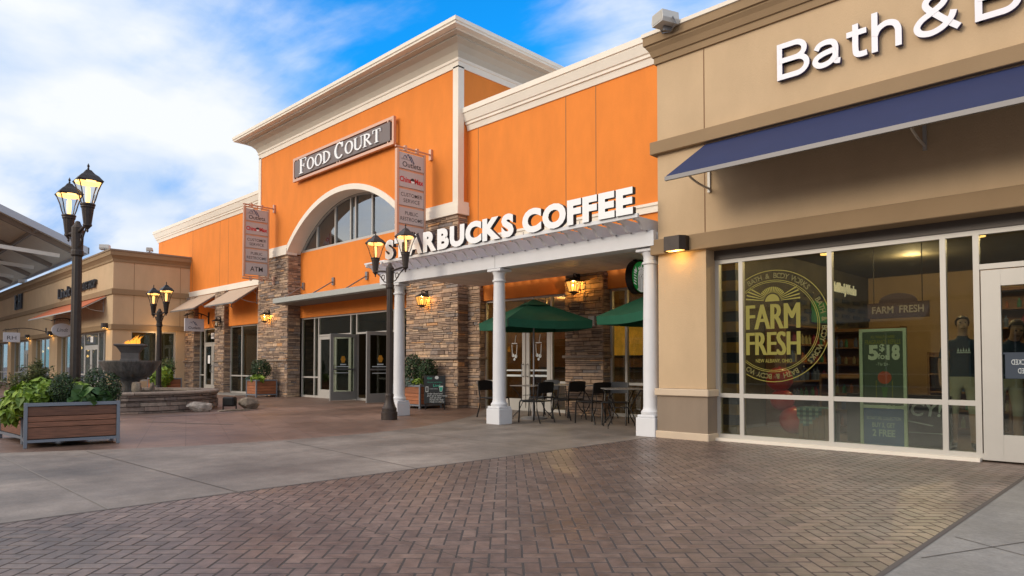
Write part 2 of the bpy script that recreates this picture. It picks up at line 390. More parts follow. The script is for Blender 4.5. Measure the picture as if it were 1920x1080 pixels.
def offset_path(path, d):
    """open polyline in plan moved d to its right-hand side (outwards), mitred"""
    out = []
    n = len(path)
    for i in range(n):
        ns = []
        for a, b in ((i - 1, i), (i, i + 1)):
            if a >= 0 and b < n:
                t = Vector(path[b]) - Vector(path[a]); t.normalize(); ns.append(Vector((t.y, -t.x)))
        if len(ns) == 1: m = ns[0]
        else: m = (ns[0] + ns[1]) / (1 + ns[0].dot(ns[1]))
        out.append(Vector(path[i]) + m * d)
    return out
def moulding(mb, path, prof, mi=0, mis=None):
    """profile of (outward, z) points carried along a plan path"""
    L = [[(p.x, p.y, z) for p in offset_path(path, d)] for d, z in prof]
    n = len(path); K = len(prof)
    for k in range(K - 1):
        for i in range(n - 1):
            mb.add([L[k][i], L[k][i + 1], L[k + 1][i + 1], L[k + 1][i]], [(0, 1, 2, 3)], mis[k] if mis else mi)
    for i in (0, n - 1): mb.add([L[k][i] for k in range(K)], [list(range(K))], mi)
    return mb

def stones(mb, u0, u1, z0, z1, rnd, hmin=0.04, hmax=0.125, lmin=0.10, lmax=0.52, deep=0.045, mi=0, jut=0.020):
    """coursed ledge stone laid on a wall plane: every stone its own block"""
    z = z0
    while z < z1 - 0.012:
        h = min(rnd.uniform(hmin, hmax), z1 - z)
        if z1 - z - h < hmin * 0.6: h = z1 - z
        u = u0
        while u < u1 - 0.004:
            l = min(rnd.uniform(lmin, lmax), u1 - u)
            if u1 - u - l < lmin * 0.6: l = u1 - u
            zz = z; parts = [(z, z + h)]
            if h > hmin * 1.7 and rnd.random() < 0.3:
                q = z + h * rnd.uniform(0.4, 0.6); parts = [(z, q), (q, z + h)]
            for a, b in parts:
                g = 0.003; j = rnd.uniform(0, jut); c = rnd.uniform(0.003, 0.008)
                A, B, C_, D = u + (g if u > u0 else 0), u + l - (g if u + l < u1 - 1e-4 else 0), a + g, b - g
                k = [rnd.uniform(-0.005, 0.005) for _ in range(4)]
                o1 = deep + j
                mb.add([(A, 0, C_), (B, 0, C_), (B, 0, D), (A, 0, D), (A + c * .4, o1, C_ + c + k[0] * .5), (B - c * .4, o1 + k[1], C_ + c), (B - c * .4, o1, D - c + k[2] * .5), (A + c * .4, o1 + k[3], D - c)],
                       [(0, 1, 5, 4), (1, 2, 6, 5), (2, 3, 7, 6), (3, 0, 4, 7), (4, 5, 6, 7)], mi)
            u += l
        z += h
    return mb

def bars(mb, us, zs, u0, u1, z0, z1, w=0.055, o0=-0.05, o1=0.03, mi=0, sill=0.075):
    """storefront framing: outer frame, uprights at us, rails at zs"""
    mb.box(u0, u0 + w, o0, o1, z0, z1, mi); mb.box(u1 - w, u1, o0, o1, z0, z1, mi)
    mb.box(u0 + w, u1 - w, o0, o1 - .004, z1 - w, z1, mi); mb.box(u0 + w, u1 - w, o0, o1 - .004, z0, z0 + sill, mi)
    for u in us: mb.box(u - w / 2, u + w / 2, o0, o1 - .002, z0 + sill, z1 - w, mi)
    xs = sorted([u0 + w / 2] + list(us) + [u1 - w / 2])
    for z in zs:
        zz, lo, hi = z if isinstance(z, tuple) else (z, u0, u1)
        for a, b in zip(xs[:-1], xs[1:]):
            if a >= lo - 0.08 and b <= hi + 0.08: mb.box(a + w / 2, b - w / 2, o0, o1 - .006, zz - w / 2, zz + w / 2, mi)
    return mb

def door_leaf(parent, tf, u0, u1, z0, z1, hand=1, pull=True, mats=None, stile=0.11, o0=-0.03, o1=0.025, rail=0.28, name='door'):
    d = MB(tf)
    d.box(u0, u0 + stile, o0, o1, z0, z1); d.box(u1 - stile, u1, o0, o1, z0, z1)
    d.box(u0 + stile, u1 - stile, o0, o1 - .003, z0, z0 + rail); d.box(u0 + stile, u1 - stile, o0, o1 - .003, z1 - stile, z1)
    do = d.build(name, mats or M['alu'], parent)
    MB(tf).box(u0 + stile, u1 - stile, -0.012, -0.004, z0 + rail, z1 - stile).build('pane', M['pane'], do)
    if pull:
        h = MB(tf); uh = u1 - stile * .55 if hand > 0 else u0 + stile * .55
        h.tube([(uh, o1, 0.86), (uh, o1 + .07, 0.88), (uh, o1 + .07, 1.16), (uh, o1, 1.18)], 0.014, 8)
        h.build('handle', M['gunmetal'], do, smooth=True)
    return do

def leaf(mb, c, n, t, L, W, mi=0, fold=0.25, kind='diamond'):
    """one leaf blade at c, facing n, pointing along t"""
    n = n.normalized(); t = (t - n * t.dot(n))
    if t.length < 1e-4: t = n.orthogonal()
    t.normalize(); s = n.cross(t)
    if kind == 'heart':
        q = [(-0.12, 0.0, 0), (-0.28, 0.36, .12), (0.1, 0.52, .16), (0.55, 0.30, .08), (1.0, 0, -.12), (0.55, -0.30, .08), (0.1, -0.52, .16), (-0.28, -0.36, .12)]
        P = [c + t * (a * L) + s * (b * W) + n * (h * W) for a, b, h in q]
        mid = c + t * (0.35 * L)
        mb.add([tuple(p) for p in P] + [tuple(mid)], [(8, i, (i + 1) % 8) for i in range(8)], mi)
    elif kind == 'oval':
        q = [(0, 0, 0), (0.3, 0.45, .1), (0.7, 0.4, .08), (1, 0, -.06), (0.7, -0.4, .08), (0.3, -0.45, .1)]
        P = [c + t * (a * L) + s * (b * W) + n * (h * W) for a, b, h in q]
        mb.add([tuple(p) for p in P], [(0, 1, 2, 3), (0, 3, 4, 5)], mi)
    else:
        P = [c, c + t * L * .5 + s * W * .5 + n * fold * W, c + t * L, c + t * L * .5 - s * W * .5 + n * fold * W]
        mb.add([tuple(p) for p in P], [(0, 1, 2), (0, 2, 3)], mi)
def rv(rnd):
    while True:
        v = Vector((rnd.uniform(-1, 1), rnd.uniform(-1, 1), rnd.uniform(-1, 1)))
        if 0.05 < v.length < 1: return v.normalized()
def bush(name, m, c, rad, n, L, W, label, cat='shrub', group=None, kind='diamond', seed=1, shell=0.55, droop=0.0, loc=None, flat=0.0, lump=0.18):
    """leafy mass: leaves through an uneven ellipsoid volume, with a few stems inside"""
    rnd = random.Random(seed); c = Vector(c); mb = MB()
    root = empty(name, (c.x, c.y, c.z - rad[2]), label, cat, group)
    ph = [(rv(rnd), rnd.uniform(0.6, 1.0)) for _ in range(7)]
    for _ in range(n):
        d = rv(rnd)
        if flat and d.z < -flat: d.z = -flat; d.normalize()
        k = 1.0 + lump * sum(a * max(0, d.dot(p)) ** 6 for p, a in ph) - lump * .6
        r = k * (shell + (1 - shell) * rnd.random() ** 0.6)
        p = c + Vector((d.x * rad[0], d.y * rad[1], d.z * rad[2])) * r
        nn = (d + rv(rnd) * 0.75 + Vector((0, 0, 0.25))); t = rv(rnd) + Vector((0, 0, 0.35 - droop)) + d * .4
        s = rnd.uniform(0.65, 1.25); leaf(mb, p, nn, t, L * s, W * s, 0, 0.25, kind)
    mb.build('foliage', m, root, recalc=False)
    st = MB()
    for _ in range(5):
        d = rv(rnd); d.z = abs(d.z) + .6
        st.tube([(c.x, c.y, c.z - rad[2]), tuple(c + Vector((d.x * rad[0] * .3, d.y * rad[1] * .3, -rad[2] * .3))), tuple(c + Vector((d.x * rad[0] * .7, d.y * rad[1] * .7, d.z * rad[2] * .45)))], 0.010, 5, r1=0.004)
    st.build('stem', M['stem'], root)
    return root
# ------------------------------------------------------------------ ground
def ground_mat(name, col, rough, stain, scale, brick=None, dark=(0.55, 0.55, 0.55), spec=0.5, fine=0.5, streak=(1, 1, 1)):
    m = mat(name, col, rough, spec=spec); nt = m.node_tree; n = nt.nodes; l = nt.links; b = n['Principled BSDF']
    tc = n.new('ShaderNodeTexCoord'); ps = n.new('ShaderNodeMapping'); l.new(tc.outputs['Object'], ps.inputs[0]); ps.inputs['Scale'].default_value = streak
    def noise(sc, det, rg, src=None):
        t = n.new('ShaderNodeTexNoise'); l.new(src or tc.outputs['Object'], t.inputs['Vector']); t.inputs['Scale'].default_value = sc; t.inputs['Detail'].default_value = det; t.inputs['Roughness'].default_value = rg
        return t.outputs['Fac']
    def mr(s, a, c, d, e):
        r = n.new('ShaderNodeMapRange'); l.new(s, r.inputs[0]); r.inputs[1].default_value = a; r.inputs[2].default_value = c; r.inputs[3].default_value = d; r.inputs[4].default_value = e; return r.outputs[0]
    def mul(a, c):
        q = n.new('ShaderNodeMath'); q.operation = 'MULTIPLY'; l.new(a, q.inputs[0]); l.new(c, q.inputs[1]); return q.outputs[0]
    big = noise(scale, 6, 0.6, ps.outputs[0]); fin = noise(38, 5, 0.7)
    v = mul(mr(big, 0.32, 0.68, 1 - stain, 1 + stain), mr(fin, 0.3, 0.7, 1 - fine * .3, 1 + fine * .3))
    mx = n.new('ShaderNodeMixRGB'); mx.blend_type = 'MULTIPLY'; mx.inputs[0].default_value = 1; mx.inputs[1].default_value = (*col, 1); l.new(v, mx.inputs[2]); out = mx.outputs[0]
    h = fin
    if brick:
        bt = n.new('ShaderNodeTexBrick'); rot = n.new('ShaderNodeMapping'); rot.inputs['Rotation'].default_value = (0, 0, R(20)); l.new(tc.outputs['Object'], rot.inputs[0]); l.new(rot.outputs[0], bt.inputs['Vector'])
        bt.inputs['Scale'].default_value = 1.0; bt.inputs['Brick Width'].default_value = brick; bt.inputs['Row Height'].default_value = brick * .55; bt.inputs['Mortar Size'].default_value = 0.010; bt.inputs['Mortar Smooth'].default_value = 0.4
        bt.inputs['Color1'].default_value = (1, 1, 1, 1); bt.inputs['Color2'].default_value = (0.86, 0.83, 0.80, 1); bt.inputs['Mortar'].default_value = (*dark, 1)
        m2 = n.new('ShaderNodeMixRGB'); m2.blend_type = 'MULTIPLY'; m2.inputs[0].default_value = 0.8; l.new(out, m2.inputs[1]); l.new(bt.outputs['Color'], m2.inputs[2]); out = m2.outputs[0]
    l.new(out, b.inputs['Base Color'])
    l.new(mr(big, 0.3, 0.7, rough - 0.12, rough + 0.12), b.inputs['Roughness'])
    bp = n.new('ShaderNodeBump'); bp.inputs['Strength'].default_value = 0.25; bp.inputs['Distance'].default_value = 0.006; l.new(h, bp.inputs['Height']); l.new(bp.outputs[0], b.inputs['Normal'])
    return m
M['court'] = ground_mat('stamped_court', (0.213, 0.132, 0.096), 0.50, 0.36, 0.5, brick=1.1, dark=(0.60, 0.56, 0.54), streak=(1, 1, 1))
M['apron'] = ground_mat('stained_apron', (0.17, 0.112, 0.088), 0.5, 0.22, 0.7)
M['concrete'] = ground_mat('broom_concrete', (0.250, 0.206, 0.170), 0.62, 0.30, 0.8, spec=0.35, streak=(1, 0.45, 1))
M['walk'] = ground_mat('pale_concrete', (0.31, 0.285, 0.255), 0.7, 0.12, 0.8, spec=0.3)
M['saw'] = mat('saw_joint', (0.125, 0.103, 0.087), 0.9)
M['saw_pale'] = mat('pale_joint', (0.31, 0.27, 0.23), 0.9)
M['grout'] = mat('paving_grout', (0.072, 0.058, 0.051), 0.9)
M['paver'] = ramp_island(ground_mat('herringbone_paver', (0.2, 0.13, 0.1), 0.40, 0.2, 0.6),
    [(0, (0.128, 0.088, 0.071)), (0.3, (0.168, 0.113, 0.090)), (0.55, (0.195, 0.129, 0.101)), (0.75, (0.145, 0.101, 0.083)), (1, (0.220, 0.150, 0.117))], 0.48)
def big_stain(m, sc=0.35, lo=0.62, hi=1.12):
    n = m.node_tree.nodes; l = m.node_tree.links; b = n['Principled BSDF']; src = b.inputs['Base Color'].links[0].from_socket
    tc = n.new('ShaderNodeTexCoord'); t = n.new('ShaderNodeTexNoise'); l.new(tc.outputs['Object'], t.inputs['Vector']); t.inputs['Scale'].default_value = sc; t.inputs['Detail'].default_value = 5
    r = n.new('ShaderNodeMapRange'); l.new(t.outputs['Fac'], r.inputs[0]); r.inputs[1].default_value = 0.35; r.inputs[2].default_value = 0.65; r.inputs[3].default_value = lo; r.inputs[4].default_value = hi
    x = n.new('ShaderNodeMixRGB'); x.blend_type = 'MULTIPLY'; x.inputs[0].default_value = 1; l.new(src, x.inputs[1]); l.new(r.outputs[0], x.inputs[2]); l.new(x.outputs[0], b.inputs['Base Color'])
big_stain(M['paver'], 0.55, 0.70, 1.18); big_stain(M['concrete'], 1.3, 0.80, 1.10); big_stain(M['concrete'], 0.33, 0.86, 1.08); big_stain(M['court'], 0.9, 0.80, 1.10); big_stain(M['walk'], 1.1, .88, 1.06); big_stain(M['concrete'], 6.0, .90, 1.08); big_stain(M['court'], 4.0, .88, 1.08); big_stain(M['walk'], 7, .93, 1.05)

structure('ground', MB().quad([(-900, -900, 0), (900, -900, 0), (900, 900, 0), (-900, 900, 0)]), M['court'], recalc=False)
arc = [(-11.9, -4), (-11.6, -1.5), (-11.3, 0.2), (-10.9, 1.7), (-10.3, 2.9), (-9.98, 3.7), (-9.75, 5.05), (-9.76, 6.58), (-10.03, 7.7), (-10.45, 8.6), (-11.0, 9.6), (-11.6, 10.5), (-12.35, 11.4), (-13.2, 12.35), (-13.3, 12.62)]
structure('concrete_walk', MB().quad([(x, y, .004) for x, y in arc] + [(-5.9, 12.62, .004), (-5.9, 9.36, .004), (-6.0, 9.30, .004), (-6.0, -4, .004)]), M['concrete'], recalc=False)
FC_X, FC_Y = -19.55, 5.71                                     # fountain
structure('fountain_apron', MB().quad([(FC_X + 3.35 * math.cos(a * math.pi / 30), FC_Y + 3.35 * math.sin(a * math.pi / 30), .004) for a in range(60)]), M['apron'], recalc=False)
structure('side_walk', MB().box(-1.17, 4.5, -4, 9.3, -0.1, 0.010), M['walk'])
structure('paving_bed', MB().quad([(-6.0, -2, .006), (-1.17, -2, .006), (-1.17, 9.70, .006), (-6.0, 9.70, .006)]), M['grout'], recalc=False)

def clip(poly, axis, val, keep_less):
    out = []
    for i in range(len(poly)):
        a, b = poly[i], poly[(i + 1) % len(poly)]
        ia = (a[axis] <= val) == keep_less; ib = (b[axis] <= val) == keep_less
        if ia: out.append(a)
        if ia != ib:
            t = (val - a[axis]) / (b[axis] - a[axis]); out.append((a[0] + t * (b[0] - a[0]), a[1] + t * (b[1] - a[1])))
    return out
def herringbone():
    rnd = random.Random(3); mb = MB(); w = 0.097; c45 = math.sqrt(.5); g = 0.0060
    ox, oy = -3.6, 4.0
    def brick(x0, y0, x1, y1):
        x0 += g; y0 += g; x1 -= g; y1 -= g; j = 0.0016
        P = [(x0, y0), (x1, y0), (x1, y1), (x0, y1)]
        P = [(x + rnd.uniform(-j, j), y + rnd.uniform(-j, j)) for x, y in P]
        Q = [(ox + (x - y) * c45, oy + (x + y) * c45) for x, y in P]
        cx = sum(q[0] for q in Q) / 4; cy = sum(q[1] for q in Q) / 4
        d = -cx * -0.0 + (-.702 * cx + .712 * cy)
        if d < 3.1: return
        for ax, v, kl in ((0, -5.985, False), (0, -1.205, True), (1, 9.60, True)):
            Q = clip(Q, ax, v, kl)
            if len(Q) < 3: return
        cx = sum(q[0] for q in Q) / len(Q); cy = sum(q[1] for q in Q) / len(Q)
        e = 0.0022; top = [(q[0] + (cx - q[0]) * e / max(.02, math.hypot(cx - q[0], cy - q[1])) * 1.4, q[1] + (cy - q[1]) * e / max(.02, math.hypot(cx - q[0], cy - q[1])) * 1.4) for q in Q]
        h = 0.0076 + rnd.uniform(-.0005, .0005); n = len(Q); tl = [rnd.uniform(-.0004, .0004) for _ in Q]
        mb.add([(x, y, 0.0058) for x, y in Q] + [(x, y, h + k) for (x, y), k in zip(top, tl)], [[n + i for i in range(n)]] + [(i, (i + 1) % n, n + (i + 1) % n, n + i) for i in range(n)])
    N = 46
    for i in range(-N * 2, N * 2):
        for k in range(-N, N):
            x, y = (i + 4 * 0) * w, i * w                       # staircase of L pairs
            X = i * w + k * 4 * w; Y = i * w
            if abs(X) > 7.2 or abs(Y) > 7.2: continue
            brick(X, Y, X + 2 * w, Y + w)
            brick(X + 2 * w - w * 0 - 2 * w + 0, Y + w, X + w, Y + 3 * w)
    return mb
structure('herringbone_paving', herringbone(), M['paver'], recalc=False)
jm = MB()
def strip(a, b, w, z, mb=jm, mi=0):
    d = Vector((b[0] - a[0], b[1] - a[1])).normalized(); n = Vector((-d.y, d.x)) * w / 2
    mb.quad([(a[0] + n.x, a[1] + n.y, z), (a[0] - n.x, a[1] - n.y, z), (b[0] - n.x, b[1] - n.y, z), (b[0] + n.x, b[1] + n.y, z)], mi)
strip((-10.3, 2.50), (-6.0, 2.64), .010, .008); strip((-9.6, 4.94), (-6.0, 4.62), .010, .008); strip((-9.8, 7.0), (-6.0, 7.0), .008, .008)
strip((-11.1, 1.62), (-6.0, 1.62), .012, .008, mi=1); strip((-6.0, -2), (-6.0, 9.35), .035, .009)
strip((-1.185, -2), (-1.185, 9.6), .035, .0125); strip((-1.12, 4.51), (1.4, 10.5), .008, .013); strip((-1.1, 5.22), (3.0, 2.84), .008, .013)
structure('paving_joints', jm, [M['saw'], M['saw_pale']], recalc=False)
structure('saw_cut', MB().add([], []).quad([(-6.0, 2.636, .0090), (-1.2, 2.66, .0090), (-1.2, 2.667, .0090), (-6.0, 2.644, .0090)]), M['saw'], recalc=False)
# drain slot in the court
structure('drain_slot', MB().quad([(-15.0, 4.7, .0045), (-14.93, 4.66, .0045), (-13.0, 5.6, .0045), (-13.07, 5.64, .0045)]), M['saw'], recalc=False)

# ------------------------------------------------------------------ food court building
XL, XR, TY = -25.70, -13.87, 12.0
WY = 12.33
OL, OR = -23.33, -16.15                                       # arched opening
ACX, ACZ, AR = (OL + OR) / 2, 1.98, 4.89
fc = empty('food_court_building', (-19.7, 12.0, 0), 'orange stucco food court building with tall arched entrance tower between two lower wings', 'building')
F = front(TY)
def arc_pts(r, zmin, n=28):
    h = math.sqrt(max(0, r * r - (zmin - ACZ) ** 2)); a0 = math.atan2(zmin - ACZ, h)
    return [(ACX + r * math.cos(math.pi - a0 - (math.pi - 2 * a0) * i / n), ACZ + r * math.sin(math.pi - a0 - (math.pi - 2 * a0) * i / n)) for i in range(n + 1)]
A = arc_pts(AR + .06, 5.25)
w = MB(F)
poly = [(XL, 5.25), (XL, 9.42), (XR, 9.42), (XR, 5.25)] + list(reversed(A))
w.prism(poly, 'o', -0.5, 0.0)
w.box(XR - .3, XR, -9, -.5, 4.3, 9.42); w.box(XL, XL + .3, -9, -.5, 4.3, 9.42); w.box(XL, XR, -9.3, -9, 0, 9.42)
tower = w.build('tower_wall', M['orange'], fc)
t = MB(F)
ring = arc_pts(AR + .18, 5.58); inn = arc_pts(AR, 5.25)
t.prism(ring + list(reversed(inn)), 'o', -0.505, 0.05)
t.build('arch_trim', M['cream'], fc)
for a, b in ((XL - .08, OL + .0), (OR, XR + .08)):
    t = MB(F); t.box(a, b, -0.36, .08, 5.21, 5.44); t.box(a, b - .02 if b > OR else b, -0.36, .055, 5.44, 5.56); t.build('springer_band', M['cream'], fc)
for a, b, c, d in ((XL - .03, XL + .17, XL - .03, XL), (XR - .19, XR + .03, XR, XR + .03)):
    t = MB(F); t.box(a, b, 0.0, .03, 5.56, 9.24); t.box(c, d, -.18, .0, 5.56, 9.24); t.build('corner_board', M['cream'], fc)
t = MB()
moulding(t, [(XL, 20.5), (XL, TY), (XR, TY), (XR, 20.5)], [(0, 9.20), (.03, 9.20), (.03, 9.36), (.06, 9.38), (.06, 9.45), (0, 9.45)])
t.build('fascia_band', M['cream'], fc)
t = MB()
moulding(t, [(XL, 20.5), (XL, TY), (XR, TY), (XR, 20.5)], [(.0, 9.452), (.05, 9.452), (.12, 9.60), (.24, 9.72), (.40, 9.79), (.40, 9.83), (.56, 9.85), (.56, 9.89), (.74, 9.90), (.74, 9.95), (.77, 9.97), (.77, 10.07), (.0, 10.12)], mis=[0, 0, 0, 0, 0, 0, 1, 1, 1, 1, 1, 1])
t.quad([(XL - .1, TY - .1, 10.12), (XR + .1, TY - .1, 10.12), (XR + .1, 21, 10.12), (XL - .1, 21, 10.12)])
t.build('eave_cornice', [M['taupe'], M['cream']], fc)
# recessed wall, arch window
t = MB(front(TY + .5)); t.box(OL, OR, -.2, 0, 2.90, 5.30); t.build('recess_wall', M['orange'], fc)
aw = MB(front(TY + .55))
aw.box(OL + .02, OR - .02, -.05, .03, 5.30, 5.38)
rg = arc_pts(AR - .001, 5.38); ri = arc_pts(AR - .055, 5.38)
aw.prism(rg + list(reversed(ri)), 'o', -.05, .03)
for u in (-22.2, -20.98, -20.0, -19.70, -18.72, -17.45):
    zt = ACZ + math.sqrt((AR - .05) ** 2 - (u - ACX) ** 2); aw.box(u - .028, u + .028, -.05, .028, 5.38, zt)
awo = aw.build('arch_window', M['alu'], fc)
MB(front(TY + .55)).prism(arc_pts(AR - .05, 5.38), 'o', -.03, -.02).build('pane', M['pane_dark'], awo)
def room(parent, x0, x1, y0, y1, z1, wall, floor=None, name='interior', z0=0.012):
    r = MB(); a, b, c, d = (x0, y0), (x1, y0), (x1, y1), (x0, y1)
    q = lambda p, s: r.quad([(p[0][0], p[0][1], z0), (p[1][0], p[1][1], z0), (p[1][0], p[1][1], z1), (p[0][0], p[0][1], z1)], s)
    q((d, a), 0); q((b, c), 0); q((c, d), 0)
    r.quad([(x0, y0, z1), (x0, y1, z1), (x1, y1, z1), (x1, y0, z1)], 0); r.quad([(x0, y0, z0), (x1, y0, z0), (x1, y1, z0), (x0, y1, z0)], 1)
    return r.build(name, [wall, floor or M['room_floor']], parent, recalc=False)
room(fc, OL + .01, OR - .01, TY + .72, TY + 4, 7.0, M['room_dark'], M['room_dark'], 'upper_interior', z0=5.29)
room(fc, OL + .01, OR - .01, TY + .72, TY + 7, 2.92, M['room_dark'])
# entrance storefront
E = front(TY + .6)
e = MB(E); bars(e, [-22.42, -22.12, -20.02, -19.66, -17.56, -17.26], [(0.73, OL, -22.0), (0.73, -17.3, OR), (2.22, -22.2, -19.9), (2.22, -19.7, -17.5)], OL, OR, 0.0, 2.90)
es = e.build('entrance_frame', M['alu'], fc)
pg = MB(E)
for a, b, z in ((OL, -22.42, .04), (-22.42, -22.12, .04), (-22.12, -20.02, 2.22), (-20.02, -19.66, .04), (-19.66, -17.56, 2.22), (-17.56, OR, .04)):
    pg.box(a + .02, b - .02, -.014, -.006, z, 2.86)
pg.build('pane', M['pane'], es)
door_leaf(fc, E, -22.085, -21.06, 0.02, 2.18, 1)
door_leaf(fc, E, -21.03, -20.04, 0.02, 2.18, -1)
for hx, ang, hand in ((-19.64, R(-91), 1), (-17.50, R(-95), 1)):
    dl = door_leaf(fc, turned(hx, TY + .56, ang), 0.0, .97, 0.02, 2.18, hand, mats=M['alu_grey'], o0=-.03, o1=.03)
    pb = MB(turned(hx, TY + .56, ang)); pb.box(.08, .90, .031, .075, 1.0, 1.05); pb.box(.08, .90, -.075, -.031, 1.0, 1.05); pb.build('push_bar', M['gunmetal'], dl)
    dk = MB(turned(hx, TY + .56, ang))
    for k in range(-2, 3):
        dk.box(.5 - (.085 - abs(k) * .018), .5 + (.085 - abs(k) * .018), -.016, .002, 1.33 + k * .042, 1.37 + k * .042)
    dk.build('round_sticker', mat('orange_sticker', (0.62, 0.27, 0.02), 0.6), dl)
    MB(turned(hx, TY + .56, ang)).box(.28, .78, -.016, .002, 1.10, 1.125).box(.28, .78, -.016, .002, 0.90, 0.925).box(.4, .6, -.015, .0015, 1.16, 1.20).build('notice_strip', M['chalk_white'], dl)
# piers of ledge stone
def pier(x0, x1, yf, yb, z1, seed, right=True, left=False, ledge=1.31, name='stone_pier', parent=fc, zl=0.0):
    rnd = random.Random(seed); mb = MB(front(yf + .05))
    mb.box(x0 + .03, x1 - .03, -(yb - yf - .05), .02, zl, z1, 1)
    stones(mb, x0, x1, zl, z1, rnd)
    if right: mb.tf = side(x1 - .05); stones(mb, yf + .02, yb, zl, z1, rnd)
    if left: mb.tf = lambda u, o, z: (x0 + .05 - o, u, z); stones(mb, yf + .02, yb, zl, z1, rnd)
    p = mb.build(name, [M['stone'], M['mortar']], parent)
    lg = MB(front(yf)); lg.bev(x0 - .05, x1 + .05, -(yb - yf), .07, ledge, ledge + .065, .012)
    lg.build('ledge', M['cap_stone'], p)
    return p
pier(XL - .02, OL, TY, TY + .5, 5.21, 11)
pier(OR, XR, TY, TY + .38, 5.21, 12)
pier(XR + .003, -13.40, 12.36, 12.62, 3.34, 13)
pier(-10.38, -9.28, 12.30, 12.62, 3.34, 14)
# wings
def wing(u0, u1, zs, yl, rr, name, cornice_u1=None):
    t = MB(front(WY)); t.box(u0, u1, -.4, 0, zs, 7.56); o = t.build(name, M['orange'], fc); return o
wing(XR, -5.90, 3.42, 12.48, True, 'wing_wall')
t = MB(front(12.48)); t.box(-13.41, -5.90, -.3, 0, 2.87, 3.42); t.build('spandrel', M['orange'], fc)
wing(-37.93, XL, 2.84, 12.4, False, 'wing_wall')
prof = [(0, 7.52), (.03, 7.52), (.06, 7.64), (.06, 7.66), (.10, 7.67), (.10, 7.74), (.13, 7.75), (.19, 7.93), (.19, 7.955), (.22, 7.965), (.22, 8.10), (0, 8.13)]
for a, b in ((XR + .03, -5.2), (-38.0, XL - .03)):
    t = MB(); path = [(a, WY), (b, WY)] if a > XR else [(-38.0, 15.0), (-38.0, WY), (b, WY)]
    moulding(t, path, prof); t.quad([(a, WY, 8.13), (b, WY, 8.13), (b, 21, 8.13), (a, 21, 8.13)]); t.build('wing_cornice', M['cream'], fc)
t = MB(front(WY)); t.box(XR + .09, -5.9, 0, .05, 4.36, 4.56); t.box(XR + .09, -5.9, .05, .075, 4.50, 4.56); t.build('belt_course', M['cream'], fc)
t = MB(front(WY)); t.box(-33.7, XL - .09, 0, .05, 4.38, 4.62); t.build('belt_course', M['cream'], fc)
t = MB(front(WY))
for u in (-13.43, -10.37, -9.48, -33.3, -30.2, -29.3): t.box(u - .008, u + .008, 0, .003, 4.62, 7.51)
t.build('control_joint', M['joint'], fc)
# coffee shop storefront under the pergola
S = front(12.60)
t = MB(S); bars(t, [-12.78, -11.05], [(0.73, -13.5, -12.7), (0.73, -11.1, -10.3), (2.24, -12.9, -11.0)], -13.42, -10.36, 0, 2.87)
sf = t.build('storefront_frame', M['alu'], fc)
pg = MB(S)
for a, b, z in ((-13.42, -12.78, .05), (-12.78, -11.05, 2.24), (-11.05, -10.36, .05)): pg.box(a + .02, b - .02, -.014, -.006, z, 2.83)
pg.build('pane', M['pane'], sf)
for a, b, h in ((-12.74, -11.93, 1), (-11.90, -11.09, -1)):
    d = door_leaf(fc, S, a, b, 0.02, 2.20, h)
    q = MB(S); q.box(a + .12, b - .12, -.02, .0, 1.0, 1.04); q.box(a + .12, b - .12, -.018, -.001, .86, .91); q.build('notice_strip', M['chalk_white'], d)
t = MB(S); bars(t, [-8.85, -7.4], [0.73], -9.28, -5.95, 0, 2.87); sf = t.build('storefront_frame', M['alu'], fc)
MB(S).box(-9.26, -5.97, -.014, -.006, .05, 2.83).build('pane', M['pane'], sf)
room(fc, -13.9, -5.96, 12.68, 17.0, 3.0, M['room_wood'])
# left wing storefront
pier(-33.60, -32.55, 12.14, 12.5, 4.36, 15); pier(-30.18, -29.22, 12.14, 12.5, 4.36, 16)
L = front(12.45)
t = MB(L); bars(t, [-32.0], [(0.73, -32.6, -31.9), (2.17, -32.1, -30.2)], -32.55, -30.2, 0, 2.84); sf = t.build('storefront_frame', M['alu'], fc)
MB(L).box(-32.53, -32.0, -.014, -.006, .05, 2.8).box(-32.0, -30.22, -.014, -.006, 2.17, 2.8).build('pane', M['pane'], sf)
MB(L).box(-31.3, -30.98, .005, .012, 2.36, 2.62).build('number_plate', M['letter_face'], sf)
MB(L).text('830', -31.14, 2.43, .17, .0135, align='c', bold=.02).build('number', M['ink'], sf, recalc=False)
for a, b, h in ((-31.97, -31.12, 1), (-31.09, -30.24, -1)):
    d = door_leaf(fc, L, a, b, 0.02, 2.13, h)
    MB(L).box((a + b) / 2 - .12, (a + b) / 2 + .12, -.002, .004, 1.25, 1.62).build('notice', M['letter_face'], d)
t = MB(L); bars(t, [-28.1, -26.65], [0.73], -29.22, -25.72, 0, 2.84); sf = t.build('storefront_frame', M['alu'], fc)
MB(L).box(-29.2, -25.74, -.014, -.006, .05, 2.8).build('pane', M['pane'], sf)
room(fc, -33.0, -25.72, 12.53, 16.5, 2.9, M['room'])
structure('entry_step', MB().box(-33.5, -25.9, 11.2, 12.3, -.05, .012), M['walk'])
t = MB(); t.box(-37.93, -37.6, WY + .4, 21, 2.8, 7.56); t.box(-37.9, XL, 20.7, 21, 0, 8.1); t.box(XR, -5.2, 20.7, 21, 0, 8.1); t.build('rear_wall', M['orange'], fc)

